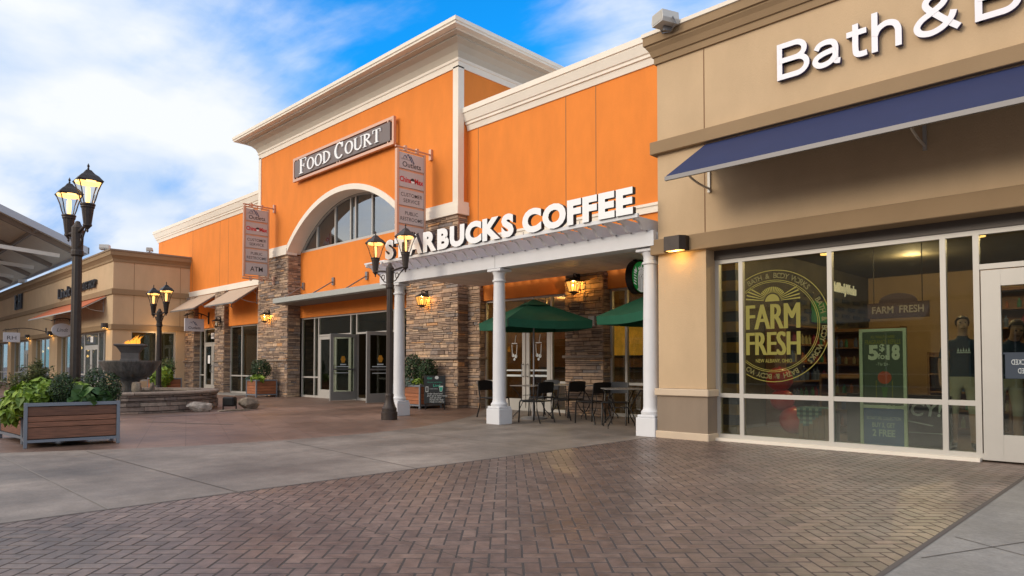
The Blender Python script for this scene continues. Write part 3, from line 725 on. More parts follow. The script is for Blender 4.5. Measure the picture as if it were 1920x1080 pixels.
# ------------------------------------------------------------------ tan shop on the right
BY = 9.32; BX0, BX1 = -5.94, 6.0
bs = empty('tan_shop_building', (-2.0, BY, 0), 'tan stucco shop building with brown bands, white cornice lettering above and large plate windows', 'building')
B = front(BY)
t = MB(B); t.box(BX0, BX1, -.35, 0, 2.88, 6.0); t.box(BX0, -5.11, -.35, 0, .78, 2.88); t.box(BX0, BX0 + .3, -9, -.35, 0, 6.0); t.box(BX0, BX1, -9.3, -9, 0, 6); t.box(BX1 - .3, BX1, -9, -.35, 0, 6)
t.build('wall', M['tan'], bs)
t = MB(B); t.box(BX0 - .02, -5.09, -.36, .02, 0.11, .67); t.build('plinth', M['plinth'], bs)
for q in ((BX0 - .05, -5.06, -.37, .06, .665, .775, .012), (BX0 - .04, -5.07, -.37, .045, -.02, .115, .01)): t = MB(B); t.bev(*q); t.build('plinth_moulding', M['plinth_cap'], bs)
t = MB(B); t.bev(BX0 - .09, BX1, -.3, .09, 4.475, 4.675, .008); t.bev(BX0 - .09, BX1, -.3, .09, 2.875, 3.115, .008); t.build('belt_band', M['tan_dark'], bs)
t = MB(); moulding(t, [(BX0, 18), (BX0, BY), (BX1, BY)], [(0, 5.93), (.035, 5.93), (.035, 6.03), (.06, 6.04), (.09, 6.13), (.13, 6.19), (.13, 6.21), (.16, 6.22), (.16, 6.35), (.18, 6.355), (.18, 6.415), (0, 6.43)], mis=[0] * 8 + [1] * 3)
t.quad([(BX0, BY, 6.42), (BX1, BY, 6.42), (BX1, 18.3, 6.42), (BX0, 18.3, 6.42)], 1); t.build('cornice', [M['tan_dark'], M['cream']], bs)
t = MB(B); t.box(-5.128, -5.112, 0, .003, 4.68, 5.92); t.box(-5.128, -5.112, 0, .003, 3.12, 4.47); t.build('control_joint', M['joint'], bs)
G = front(9.62)
t = MB(G); t.box(-5.11, BX1, -.06, .05, 2.735, 2.875); t.build('window_header', M['alu_dark'], bs)
t = MB(G); bars(t, [-4.70, -3.43, -2.10, -1.76], [(0.685, -5.2, -1.7), (2.29, -1.8, 2.0)], -5.11, 2.0, 0.03, 2.735, w=.062); sf = t.build('storefront_frame', M['alu'], bs)
MB(G).box(-5.11, -1.74, -.02, .13, -.01, .05).build('sill', M['cream'], sf)
MB(G).box(-5.09, -1.77, -.018, -.008, .08, 2.7).box(-1.74, 1.9, -.018, -.008, 2.3, 2.7).box(-.45, 1.95, -.018, -.008, .08, 2.28).build('pane', M['pane'], sf)
sd = door_leaf(bs, G, -1.715, -.50, .03, 2.245, 1, pull=False, stile=.19, rail=.30, o0=-.035, o1=.035)
MB(G).box(-1.5, -.72, -.003, .001, .98, 1.26).box(-1.525, -.69, -.002, .003, 1.26, 1.28).build('door_notice', [mat('navy_film', (0.02, 0.035, 0.06), 0.5)], sd)
tx = MB(lambda u, o, z: (-2.14 - u, 9.62 - o, z))              # read from inside, so mirrored here
tx.text('DOOR TO REMAIN UNLOCKED', -1.42, 1.14, .085, .004, width=.72); tx.text('WHEN STORE IS OCCUPIED', -1.36, 1.04, .085, .004, width=.60)
tx.build('door_lettering', M['chalk_white'], sd, recalc=False)
# ------------------------------------------------------------------ tan shop row on the left
RX, RY, RX1 = -33.62, 9.08, -74.0
rs = empty('tan_shop_building', (-45, RY, 0), 'far tan shop row with brown bands and rust awning, seen past the fountain', 'building')
Bq = front(RY); Sq = side(RX)
opens = [(-73.0, -68.5), (-67.5, -62.5), (-61.5, -57.2), (-56.0, -50.7), (-49.6, -45.2), (-43.45, -34.6)]
t = MB(Bq); t.box(RX1, RX, -.4, 0, 2.76, 5.85)
xs = [RX1] + [x for ab in opens for x in ab] + [RX]
for a, b in zip(xs[0::2], xs[1::2]): t.box(a, b, -.4, 0, 0, 2.76)
t.tf = Sq
t.box(RY + .4, 12.4, -.38, -.002, 2.72, 5.85); t.box(RY + .4, 9.83, -.38, -.002, 0, 2.72); t.box(11.76, 12.4, -.38, -.002, 0, 2.72); t.box(9.83, 11.76, -.38, -.002, 0, .45)
t.tf = IDENT; t.box(RX1, RX - .4, 20, 20.3, 0, 5.85); t.box(RX1, RX1 + .3, RY + .4, 20, 0, 5.85); t.box(RX - .3, RX - .003, 12.4, 20, 0, 5.85)
t.build('wall', M['tan'], rs)
path = [(RX1, RY), (RX, RY), (RX, 13.2)]
t = MB(); moulding(t, path, [(0, 5.76), (.04, 5.76), (.04, 5.86), (.10, 5.95), (.14, 6.0), (.17, 6.02), (.17, 6.20), (.20, 6.21), (.20, 6.28), (0, 6.30)], mis=[0] * 7 + [1] * 2)
t.quad([(RX1, RY, 6.29), (RX, RY, 6.29), (RX, 20.3, 6.29), (RX1, 20.3, 6.29)], 2); t.build('cornice', [M['tan_dark'], M['plinth'], mat('roof_bounce', (.72, .71, .68), .8)], rs)  # unseen roof top made pale to bounce light up under the pavilion
t = MB()
for z0, z1 in ((4.31, 4.55), (2.755, 2.98)): moulding(t, path, [(0, z0), (.07, z0), (.07, z1), (0, z1)])
t.build('belt_band', M['tan_dark'], rs)
t = MB(Sq)
for u in (9.92, 11.9): t.box(u - .008, u + .008, 0, .003, 4.56, 5.75); t.box(u - .008, u + .008, 0, .003, 2.99, 4.30)
t.build('control_joint', M['joint'], rs)
Gq = front(RY + .22)
specs = {0: [-71.5, -70], 1: [-66, -64.3], 2: [-60.4, -58.4], 3: [-54.6, -53.0, -51.6], 4: [-48.4, -47.4, -46.2], 5: [-42.5, -41.3, -39.9, -38.9, -36.5, -35.6]}
for i, (a, b) in enumerate(opens):
    t = MB(Gq); us = specs[i]
    dr = (-38.9, -36.5) if i == 5 else ((-53.0, -51.6) if i == 3 else None)
    zs = [(0.72, a, dr[0] + .1), (0.72, dr[1] - .1, b), (2.1, dr[0] - .1, dr[1] + .1)] if dr else [0.72]
    bars(t, us, zs, a, b, 0, 2.755, w=.075); sf = t.build('storefront_frame', M['alu'], rs)
    p = MB(Gq)
    if dr: p.box(a + .03, dr[0], -.014, -.006, .05, 2.7); p.box(dr[1], b - .03, -.014, -.006, .05, 2.7); p.box(dr[0], dr[1], -.014, -.006, 2.1, 2.7)
    else: p.box(a + .03, b - .03, -.014, -.006, .05, 2.7)
    p.build('pane', M['pane'], sf)
    if dr:
        m_ = (dr[0] + dr[1]) / 2
        for q0, q1, h in ((dr[0] + .04, m_ - .01, 1), (m_ + .01, dr[1] - .04, -1)): door_leaf(rs, Gq, q0, q1, .02, 2.06, h, stile=.14)
    if i == 5:
        MB(Gq).box(-37.9, -37.45, .005, .01, 2.28, 2.56).build('number_plate', M['letter_face'], sf)
        MB(Gq).text('1', -37.67, 2.34, .2, .0115, align='c', bold=.02).build('number', M['ink'], sf, recalc=False)
Gs = side(RX - .15)
t = MB(Gs); bars(t, [10.93], [], 9.83, 11.76, .45, 2.72, w=.07); sf = t.build('side_window', M['alu'], rs)
MB(Gs).box(9.86, 11.73, -.014, -.006, .5, 2.68).build('pane', M['pane'], sf)
room(rs, RX1 + .4, RX - .42, RY + .45, 16, 2.95, M['room'])
t = MB()
rr = random.Random(5)
for _ in range(26):
    x = rr.uniform(-60, -35); y = rr.uniform(10.4, 13.5); z = rr.uniform(1.7, 2.5)
    t.lathe([(.0, z - .09), (.08, z), (.0, z + .09)], x, y, 8, cap=False)
t.build('shop_lamp', M['spot'], rs)
t = MB()
for _ in range(16):
    x = rr.uniform(-62, -35); y = rr.uniform(11, 14); h = rr.uniform(.9, 1.9); t.box(x, x + rr.uniform(.6, 1.8), y, y + .5, 0.02, h, rr.randrange(3))
t.build('shop_display', [M['room_wood'], M['wood_red'], M['khaki']], rs)
# ---- pavilion roof behind the parapet
pv = empty('roof_pavilion', (-55, 8, 0), 'large open sloping roof canopy on posts rising behind the far tan shop row', 'canopy')
PX0, PX1 = -84.0, -46.0; ey, ez, sl = 11.06, 7.93, 0.44
def zr(y): return ez + sl * (ey - y)
yr = 1.0
t = MB(); yy = yr
t.add([(x, y, zr(y) + d) for x in (PX0, PX1) for y, d in ((ey, 0), (ey, .16), (yr, .16), (yr, 0))], [(0, 1, 2, 3), (7, 6, 5, 4), (0, 4, 5, 1), (1, 5, 6, 2), (2, 6, 7, 3), (3, 7, 4, 0)])
t.add([(x, y, z + d) for x in (PX0, PX1) for y, z, d in ((yr, zr(yr), 0), (yr, zr(yr), .16), (-9.0, zr(yr) - 4.4, .16), (-9.0, zr(yr) - 4.4, 0))], [(0, 1, 2, 3), (7, 6, 5, 4), (0, 4, 5, 1), (1, 5, 6, 2), (2, 6, 7, 3), (3, 7, 4, 0)])
t.build('roof', mat('roof_deck', (0.66, 0.53, 0.38), .8, var=.05), pv)
t = MB()
for x in (PX1 - .06, ):
    t.add([(X, y, z) for X in (x, x + .10) for y, z in ((ey + .04, zr(ey) - .22), (ey + .04, zr(ey) + .18), (yr, zr(yr) + .18), (yr, zr(yr) - .22))], [(0, 1, 2, 3), (7, 6, 5, 4), (0, 4, 5, 1), (1, 5, 6, 2), (2, 6, 7, 3), (3, 7, 4, 0)])
t.box(PX0, PX1 + .04, ey, ey + .08, zr(ey) - .18, zr(ey) + .18); t.build('fascia', mat('pale_grey_fascia', (0.42, 0.41, 0.42), .6), pv)
brn = mat('brown_beam', (0.25, 0.185, 0.135), .7, var=.1); crm = mat('cream_beam', (0.72, 0.64, 0.53), .7)
def beam(p0, p1, w_, h_, name, m):
    p0, p1 = Vector(p0), Vector(p1); d = (p1 - p0).normalized(); s_ = d.cross(Vector((0, 0, 1))).normalized() * w_ / 2; u_ = s_.cross(d).normalized() * h_ / 2
    q = MB(); q.add([tuple(p + a * s_ + b * u_) for p in (p0, p1) for a, b in ((-1, -1), (1, -1), (1, 1), (-1, 1))], [(3, 2, 1, 0), (4, 5, 6, 7), (0, 1, 5, 4), (1, 2, 6, 5), (2, 3, 7, 6), (3, 0, 4, 7)])
    return q.build(name, m, pv)
for x in (-47.3, -54.1, -60.7, -67.3, -74):
    beam((x, ey - .2, zr(ey - .2) - .16), (x, yr, zr(yr) - .16), .26, .28, 'rafter', brn)
    beam((x, 10.0, 6.2), (x, 10.0, zr(10) - .28), .32, .32, 'post', crm)
    beam((x, 9.9, zr(10) - .75), (x, yr, zr(10) - .10), .18, .22, 'tie_beam', crm)
    beam((x, 5.4, zr(10) - .4), (x, 5.4, zr(5.4) - .3), .16, .16, 'strut', crm)
    beam((x, -4.0, 0), (x, -4.0, zr(yr) - 2.3), .32, .32, 'post', crm)
for y in (8.6, 6.1, 3.6): beam((PX0, y, zr(y) - .10), (PX1 - .1, y, zr(y) - .10), .16, .2, 'purlin', brn)
# ------------------------------------------------------------------ awnings
def awning(label, u0, u1, wallY, zw, yf, zf, m, frame, brackets, group, rail=.06):
    a = empty('awning', ((u0 + u1) / 2, wallY, zf), label, 'awning', group)
    o = wallY - yf; f = front(wallY)
    MB(f).prism([(0.01, zw), (o, zf + rail), (o, zf + rail - .022), (0.01, zw - .022)], 'u', u0, u1).build('canvas', m, a)
    t = MB(f); t.box(u0 - .01, u1 + .01, o - .03, o + .012, zf, zf + rail - .004)
    for u in (u0 + .006, u1 - .006): t.prism([(0.02, zw - .024), (o - .03, zf + rail - .028), (o - .03, zf), (0.02, zw - .075)], 'u', u - .015, u + .015)
    t.build('front_rail', frame, a)
    for u in brackets:
        b = MB(f); h = zw - .68
        b.box(u - .02, u + .02, 0.0, .03, h - .06, zw - .08)
        ar = []
        for k in range(9):
            q = k / 8; ar.append((u, .03 + (o * .62) * math.sin(q * math.pi / 2), h + (zf + (zw - zf) * .36 - h) * (1 - math.cos(q * math.pi / 2)) ))
        b.tube(ar, .017, 6); b.tube([(u, .03, h + .34), (u, .2, zw - .20)], .012, 6)
        b.build('bracket', M['alu_grey'] if frame is M['alu_grey'] else M['alu'], a, smooth=True)
    return a
awning('long navy canvas awning over the right shop window', -5.10, 5.0, BY, 4.455, 8.20, 3.69, M['navy'], M['alu_awn'], [-5.04, -2.2, 0.6], None)
awning('rust orange canvas awning on the far tan shop front', -44.5, -34.6, RY, 4.30, 7.95, 3.58, M['rust_canvas'], M['alu'], [-43.9, -39.5, -35.0], None)
awning('beige canvas awning over the numbered double doors', -33.0, -30.22, WY, 4.36, 11.25, 3.57, M['beige_canvas'], M['alu_awn'], [-32.8, -30.4], 'beige awnings')
awning('beige canvas awning beside the stone tower pier', -29.1, -26.3, WY, 4.36, 11.26, 3.57, M['beige_canvas'], M['alu_awn'], [-28.9, -26.5], 'beige awnings')
# ------------------------------------------------------------------ entrance canopy
ec = empty('entrance_canopy', (ACX, 12.0, 3.3), 'flat grey metal entrance canopy hung on tie rods over the open doors', 'canopy')
t = MB(); t.bev(-23.28, -16.2, 11.40, 12.49, 3.36, 3.54, .012); t.build('deck', mat('canopy_grey', (0.42, 0.43, 0.40), .5, metal=.2, var=.04), ec)
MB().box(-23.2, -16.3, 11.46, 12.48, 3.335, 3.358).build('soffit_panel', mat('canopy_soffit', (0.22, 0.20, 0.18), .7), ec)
for u in (-23.05, -20.98, -18.92, -16.86):
    q = MB(); q.tube([(u, 11.62, 3.54), (u, 12.46, 4.06)], .022, 8); q.box(u - .06, u + .06, 12.44, 12.495, 3.93, 4.19); q.build('tie_rod', M['gunmetal'], ec)
# ------------------------------------------------------------------ pergola
pg_ = empty('pergola', (-9.6, 10.7, 0), 'white pergola with curved rafter tails and three round columns over the cafe patio', 'pergola')
PF = 9.22
cols = [(-12.86, 9.36), (-9.56, 9.34), (-6.16, 9.44)]
for x, y in cols:
    t = MB(); t.bev(x - .18, x + .18, y - .18, y + .18, 0, .30, .008); t.bev(x - .165, x + .165, y - .165, y + .165, .30, .345, .012)
    ped = t.build('pedestal', M['white'], pg_)
    prof_ = [(.158, .345), (.165, .365), (.165, .395), (.145, .415), (.135, .43), (.127, .48), (.128, 1.0), (.122, 1.9), (.112, 2.74), (.112, 2.755), (.135, 2.77), (.135, 2.80), (.114, 2.815), (.114, 2.90), (.14, 2.95), (.145, 2.965)]
    t = MB(); t.lathe(prof_, x, y, 28); t.build('column_shaft', M['white'], pg_, smooth=True)
    t = MB(); t.bev(x - .18, x + .18, y - .16, y + .16, 2.965, 3.015, .006); t.build('capital', M['white'], pg_)
t = MB(); t.box(-13.45, -5.96, PF, PF + .09, 3.03, 3.275); t.box(-13.45, -5.96, PF + .2, PF + .28, 3.03, 3.275); t.box(-13.45, -5.96, PF + .09, PF + .2, 3.028, 3.06)
t.box(-9.565, -9.558, PF - .003, PF, 3.03, 3.275, 1); t.build('beam', [M['white'], M['alu_grey']], pg_)
prf = [(12.32, 3.30), (12.32, 3.47), (8.86, 3.47), (8.86, 3.415), (8.89, 3.395), (8.95, 3.405), (9.01, 3.385), (9.06, 3.33), (9.10, 3.285), (9.14, 3.28), (9.2, 3.28), (11.0, 3.28)]
xs = [-13.48 + k * .2955 for k in range(26)]
for k, x in enumerate(xs):
    t = MB(); t.prism([(y, z) for y, z in prf], 'u', x - .02, x + .02); t.build('rafter', M['white'], pg_)
    # small tail bolt as part of the beam line
t = MB()
for x in xs: t.lathe([(.0, 0), (.012, .0), (.012, .02), (0, .022)], x + .02, PF - .02, 6, cap=False); t.v[-24:] = [(p[0], p[1], p[2] + 3.262) for p in t.v[-24:]]
t.build('tail_bolt', M['gunmetal'], pg_)
t = MB(); t.bev(-12.74, -5.98, 8.815, 8.865, 3.415, 3.48, .006); t.build('letter_rail', M['white'], pg_)
t = MB(); t.bev(-13.62, -12.8, 8.90, 8.95, 3.475, 3.515, .006); t.build('top_batten', M['white'], pg_)
t = MB(); x = -13.38
while x < -5.98: t.box(x + .006, min(x + .148, -5.97), PF + .29, 12.30, 3.245, 3.262); x += .154
t.box(-13.4, -5.97, PF + .29, 12.29, 3.266, 3.274, 1); t.build('ceiling_boards', [M['soffit'], M['room_dark']], pg_)
# ------------------------------------------------------------------ lettered signs
def letters(root, f, word, u, z, capH, o, depth, bold, face, sidem, width=None, part='letter', xs=1.0, gap=0.0, res=4, kern=None):
    """channel letters: each one a piece of its own, set side by side"""
    size = capH / 0.729
    adv = []
    for ch in word:
        if ch == ' ': adv.append((None, .30)); continue
        v, _, _ = text_geo(ch, bold, res); adv.append((min(p[0] for p in v), max(p[0] for p in v) - min(p[0] for p in v)))
    tot = sum(a[1] + (gap if a[0] is not None else 0) for a in adv) - gap
    k = (width / tot) if width else size * xs
    x = u
    for ch, (m0, wd) in zip(word, adv):
        if m0 is not None:
            t = MB(f); t.text(ch, x, z, size, o, depth, bold, width=wd * k, mi=0, mj=1, res=res); t.build(part, [face, sidem], root)
            x += (wd + gap) * k
        else: x += wd * k
sb = empty('coffee_sign', (-9.4, 8.82, 3.5), 'white STARBUCKS COFFEE channel letters standing along the pergola rail', 'sign')
letters(sb, front(8.86), 'STARBUCKS COFFEE', -12.60, 3.505, .385, 0, .085, .058, M['letter_face'], M['letter_side'], width=6.56, gap=.045)
t = MB()
for k in range(30): t.box(-12.5 + k * .215, -12.49 + k * .215, 8.81, 8.82, 3.474, 3.52)
t.build('letter_stud', M['gunmetal'], sb)
bb = empty('shop_sign', (-1.5, BY, 5.05), 'white Bath & Body Works channel letters with navy edges on the tan wall', 'sign')
def smooth_path(P, n=6):
    out = []
    for i in range(len(P) - 1):
        p0, p1, p2, p3 = P[max(i - 1, 0)], P[i], P[i + 1], P[min(i + 2, len(P) - 1)]
        for k in range(n):
            t_ = k / n; out.append(tuple(.5 * (2 * p1[j] + (p2[j] - p0[j]) * t_ + (2 * p0[j] - 5 * p1[j] + 4 * p2[j] - p3[j]) * t_ ** 2 + (3 * p1[j] - p0[j] - 3 * p2[j] + p3[j]) * t_ ** 3) for j in (0, 1)))
    return out + [P[-1]]
def arc_(cx, cy, rx, ry, a0, a1, n=14): return [(cx + rx * math.cos(R(a0 + (a1 - a0) * i / n)), cy + ry * math.sin(R(a0 + (a1 - a0) * i / n))) for i in range(n + 1)]
GL = {'B': (.74, [[(.07, -.002), (.07, 1.002)], [(.07, .93), (.42, .93)] + arc_(.42, .725, .21, .205, 90, -90) + [(.07, .52)], [(.07, .52), (.46, .52)] + arc_(.46, .295, .225, .225, 90, -90) + [(.07, .07)]]),
      'a': (.64, [smooth_path([(.09, .50), (.16, .61), (.30, .65), (.44, .61), (.50, .48), (.50, .24), (.51, .10), (.60, .07)]), smooth_path([(.50, .40), (.28, .37), (.12, .30), (.07, .19), (.13, .09), (.25, .06), (.40, .11), (.50, .24)])]),
      't': (.46, [[(.21, .88)] + smooth_path([(.21, .60), (.21, .24), (.24, .10), (.34, .065), (.44, .075)]), [(.03, .645), (.43, .645)]]),
      'h': (.62, [[(.07, 0), (.07, 1.0)], smooth_path([(.07, .40), (.14, .56), (.29, .65), (.44, .60), (.51, .46), (.52, .30)]) + [(.52, 0)]]),
      '&': (.82, [smooth_path([(.80, .03), (.62, .22), (.42, .46), (.25, .68), (.23, .82), (.32, .93), (.46, .93), (.56, .83), (.52, .69), (.36, .56), (.15, .42), (.07, .26), (.14, .11), (.32, .055), (.52, .13), (.66, .30), (.71, .46)])]),
      'o': (.66, [arc_(.32, .355, .255, .295, 0, 360, 26)]), 'd': (.66, [arc_(.30, .355, .235, .295, 0, 360, 26), [(.54, 0), (.54, 1.0)]]), 'y': (.60, [[(.05, .70), (.29, .05)], [(.55, .70), (.29, .02), (.20, -.17), (.05, -.20)]])}
def stroke_letter(ch, u, z, H, sx, o, depth, wd, face, sidem, root):
    t = MB(front(BY)); W, paths = GL[ch]; lay = 0
    for P in paths:
        P = [(u + x * H * sx, z + y * H) for x, y in P]; lay += .0008; L_ = []; R_ = []; closed = math.hypot(P[0][0] - P[-1][0], P[0][1] - P[-1][1]) < 1e-6
        for i in range(len(P)):
            a_ = P[i - 1] if i else (P[-2] if closed else P[0]); b_ = P[i + 1] if i < len(P) - 1 else (P[1] if closed else P[-1])
            d1 = Vector((P[i][0] - a_[0], P[i][1] - a_[1])); d2 = Vector((b_[0] - P[i][0], b_[1] - P[i][1]))
            if d1.length < 1e-7: d1 = d2
            if d2.length < 1e-7: d2 = d1
            d1 = d1.normalized(); d2 = d2.normalized(); m = (d1 + d2).normalized(); k = 1 / max(.5, m.dot(d1)); nrm = Vector((-m.y, m.x)) * wd / 2 * k
            ext = Vector((0, 0))
            L_.append((P[i][0] + nrm.x, P[i][1] + nrm.y)); R_.append((P[i][0] - nrm.x, P[i][1] - nrm.y))
        f_ = o + depth + lay
        for i in range(len(P) - 1):
            f_ = o + depth + lay + i * .00006
            t.add([(L_[i][0], f_, L_[i][1]), (L_[i + 1][0], f_, L_[i + 1][1]), (R_[i + 1][0], f_, R_[i + 1][1]), (R_[i][0], f_, R_[i][1])], [(0, 1, 2, 3)], 0)
            for S_ in (L_, R_): t.add([(S_[i][0], o, S_[i][1]), (S_[i + 1][0], o, S_[i + 1][1]), (S_[i + 1][0], f_, S_[i + 1][1]), (S_[i][0], f_, S_[i][1])], [(0, 1, 2, 3)], 1)
        if not closed:
            for i in (0, -1): t.add([(L_[i][0], o, L_[i][1]), (R_[i][0], o, R_[i][1]), (R_[i][0], f_, R_[i][1]), (L_[i][0], f_, L_[i][1])], [(0, 1, 2, 3)], 1)
    t.build('letter', [face, sidem], root, recalc=False); return W * H * sx
for word, u0 in (('Bath', -3.97), ('&', -2.29), ('Body', -1.665)):
    u = u0
    for c in word: u += stroke_letter(c, u, 5.06, .50, 1.20, .02, .06, .072, M['letter_lilac'], M['letter_navy'], bb) + .035
letters(bb, front(BY), 'Works', .28, 5.06, .50, .02, .05, .004, M['letter_lilac'], M['letter_navy'], width=2.1, gap=.045)
# serif capitals drawn as strokes
def serif(mb, ch, u, z, h, w, o, d, mi=0, mj=0, thick=.23, thin=.085):
    T, S_, sf_ = thick * h, thin * h, .05 * h
    lay = [0]
    def rect(a0, a1, b0, b1): lay[0] += .0007; mb.box(u + a0, u + a1, o, o + d + lay[0], z + b0, z + b1, mi)
    def stem(x, b0=0, b1=None, wd=None, s0=True, s1=True):
        wd = wd or T; b1 = h if b1 is None else b1; rect(x - wd / 2, x + wd / 2, b0, b1); e = .6 * T
        if s0: rect(x - wd / 2 - e, x + wd / 2 + e, b0, b0 + sf_)
        if s1: rect(x - wd / 2 - e, x + wd / 2 + e, b1 - sf_, b1)
    def ringp(cx, cy, rx, ry, a0, a1, tk=T, tn=S_, n=18):
        lay[0] += .0007; P = []; Q = []
        for i in range(n + 1):
            t_ = R(a0 + (a1 - a0) * i / n); P.append((u + cx + rx * math.cos(t_), z + cy + ry * math.sin(t_))); Q.append((u + cx + (rx - tk) * math.cos(t_), z + cy + (ry - tn) * math.sin(t_)))
        for i in range(n): mb.prism([P[i], P[i + 1], Q[i + 1], Q[i]], 'o', o, o + d + lay[0], mi)
    def diag(x0, y0, x1, y1, wd): lay[0] += .0007; mb.prism([(u + x0 - wd / 2, z + y0), (u + x0 + wd / 2, z + y0), (u + x1 + wd / 2, z + y1), (u + x1 - wd / 2, z + y1)], 'o', o, o + d + lay[0], mi)
    if ch == 'F': stem(T); rect(T, w, h - sf_, h); rect(w - S_, w, h - .25 * h, h); rect(T, w * .75, h * .5 - sf_ / 2, h * .5 + sf_ / 2); rect(w * .75 - S_, w * .75, h * .38, h * .62)
    elif ch == 'O': ringp(w / 2, h / 2, w / 2, h / 2 + .01 * h, 0, 360, n=30)
    elif ch == 'C': ringp(w / 2, h / 2, w / 2, h / 2 + .01 * h, 48, 318, n=26); rect(w * .84 - S_, w * .90, h * .66, h * .97)
    elif ch == 'D': stem(T); ringp(T, h / 2, w - T, h / 2, -90, 90)
    elif ch == 'U': stem(T * .9, h * .3, h, s0=False); ringp(w / 2, h * .32, w / 2 - T * .4, h * .33, 180, 360, tk=T * .9, tn=S_ * 1.3); stem(w - T * .62, h * .3, h, wd=S_ * 1.2, s0=False)
    elif ch == 'R': stem(T); ringp(T, h * .74, w * .82 - T, h * .26, -90, 90); diag(w * .42, h * .5, w - T * .4, 0, T); rect(w - T * 1.1, w + .2 * T, 0, sf_)
    elif ch == 'T': stem(w / 2, s1=False); rect(0, w, h - sf_, h); rect(0, S_, h * .74, h); rect(w - S_, w, h * .74, h)
    elif ch == 'H': stem(T); stem(w - T); rect(T, w - T, h * .5 - sf_ / 2, h * .5 + sf_ / 2)
SW = {'F': .62, 'O': .80, 'C': .74, 'D': .80, 'U': .80, 'R': .78, 'T': .70, 'H': .85}
def serif_word(root, f, word, u, z, caps, h0, h1, o, d, m, width, gap=.07):
    tot = sum((SW[c] + gap) * (h0 if i in caps else h1) if c != ' ' else .28 * h0 for i, c in enumerate(word)) - gap * h1
    k = width / tot; x = u
    for i, c in enumerate(word):
        h = h0 if i in caps else h1
        if c == ' ': x += .28 * h0 * k; continue
        t = MB(f); serif(t, c, x, z - (.03 if i in caps else 0), h, SW[c] * h * k, o, d); t.build('letter', m, root, recalc=True)
        x += (SW[c] + gap) * h * k
fs = empty('food_court_sign', (-19.9, TY, 8.2), 'long FOOD COURT sign with brown panel in a copper frame high on the tower', 'sign')
f = front(TY)
t = MB(f); U0, U1, Z0, Z1 = -22.66, -16.56, 7.69, 8.53; fw = .085
t.box(U0, U1, .10, .19, Z1 - fw, Z1); t.box(U0, U1, .10, .19, Z0, Z0 + fw); t.box(U0, U0 + fw, .10, .188, Z0 + fw, Z1 - fw); t.box(U1 - fw, U1, .10, .188, Z0 + fw, Z1 - fw)
t.build('frame', M['copper_frame'], fs)
t = MB(f); t.bev(U0 + .15, U1 - .17, .12, .20, Z0 + .13, Z1 - .13, .01); t.build('panel', M['taupe_sign'], fs)
t = MB(f)
for u in (U0 + .12, U0 + .3, -19.7, -19.55, U1 - .3, U1 - .13):
    for z in (Z0 + .108, Z1 - .108): t.box(u - .025, u + .025, .12, .19, z - .022, z + .022)
t.build('standoff_clip', M['copper_frame'], fs); 
t = MB(f); t.box(U0 + .2, U1 - .2, 0, .10, Z0 + .3, Z1 - .3); t.build('mounting_rail', M['black'], fs)
serif_word(fs, f, 'FOOD COURT', -22.12, 7.905, (0, 5), .52, .405, .20, .035, M['letter_face'], 4.95)
rh = empty('shop_sign', (-53.4, RY, 4.8), 'tall thin dark RH serif letters on the far tan wall', 'sign')
for ch, u in (('R', -54.4), ('H', -53.2)):
    t = MB(Bq); serif(t, ch, u, 4.78, .95, .80, .03, .12, thick=.12, thin=.06); t.build('letter', [M['letter_side']], rh)
ln = empty('shop_sign', (-39.3, RY, 4.85), 'dark script and CHOCOLATE SHOP letters above the rust awning', 'sign')
letters(ln, Bq, 'Lindt', -43.0, 4.72, .55, .03, .10, .012, M['letter_side'], M['letter_side'], width=2.6, gap=.03)
letters(ln, Bq, 'CHOCOLATE SHOP', -40.1, 4.80, .40, .03, .10, .012, M['letter_side'], M['letter_side'], width=4.1, gap=.06)
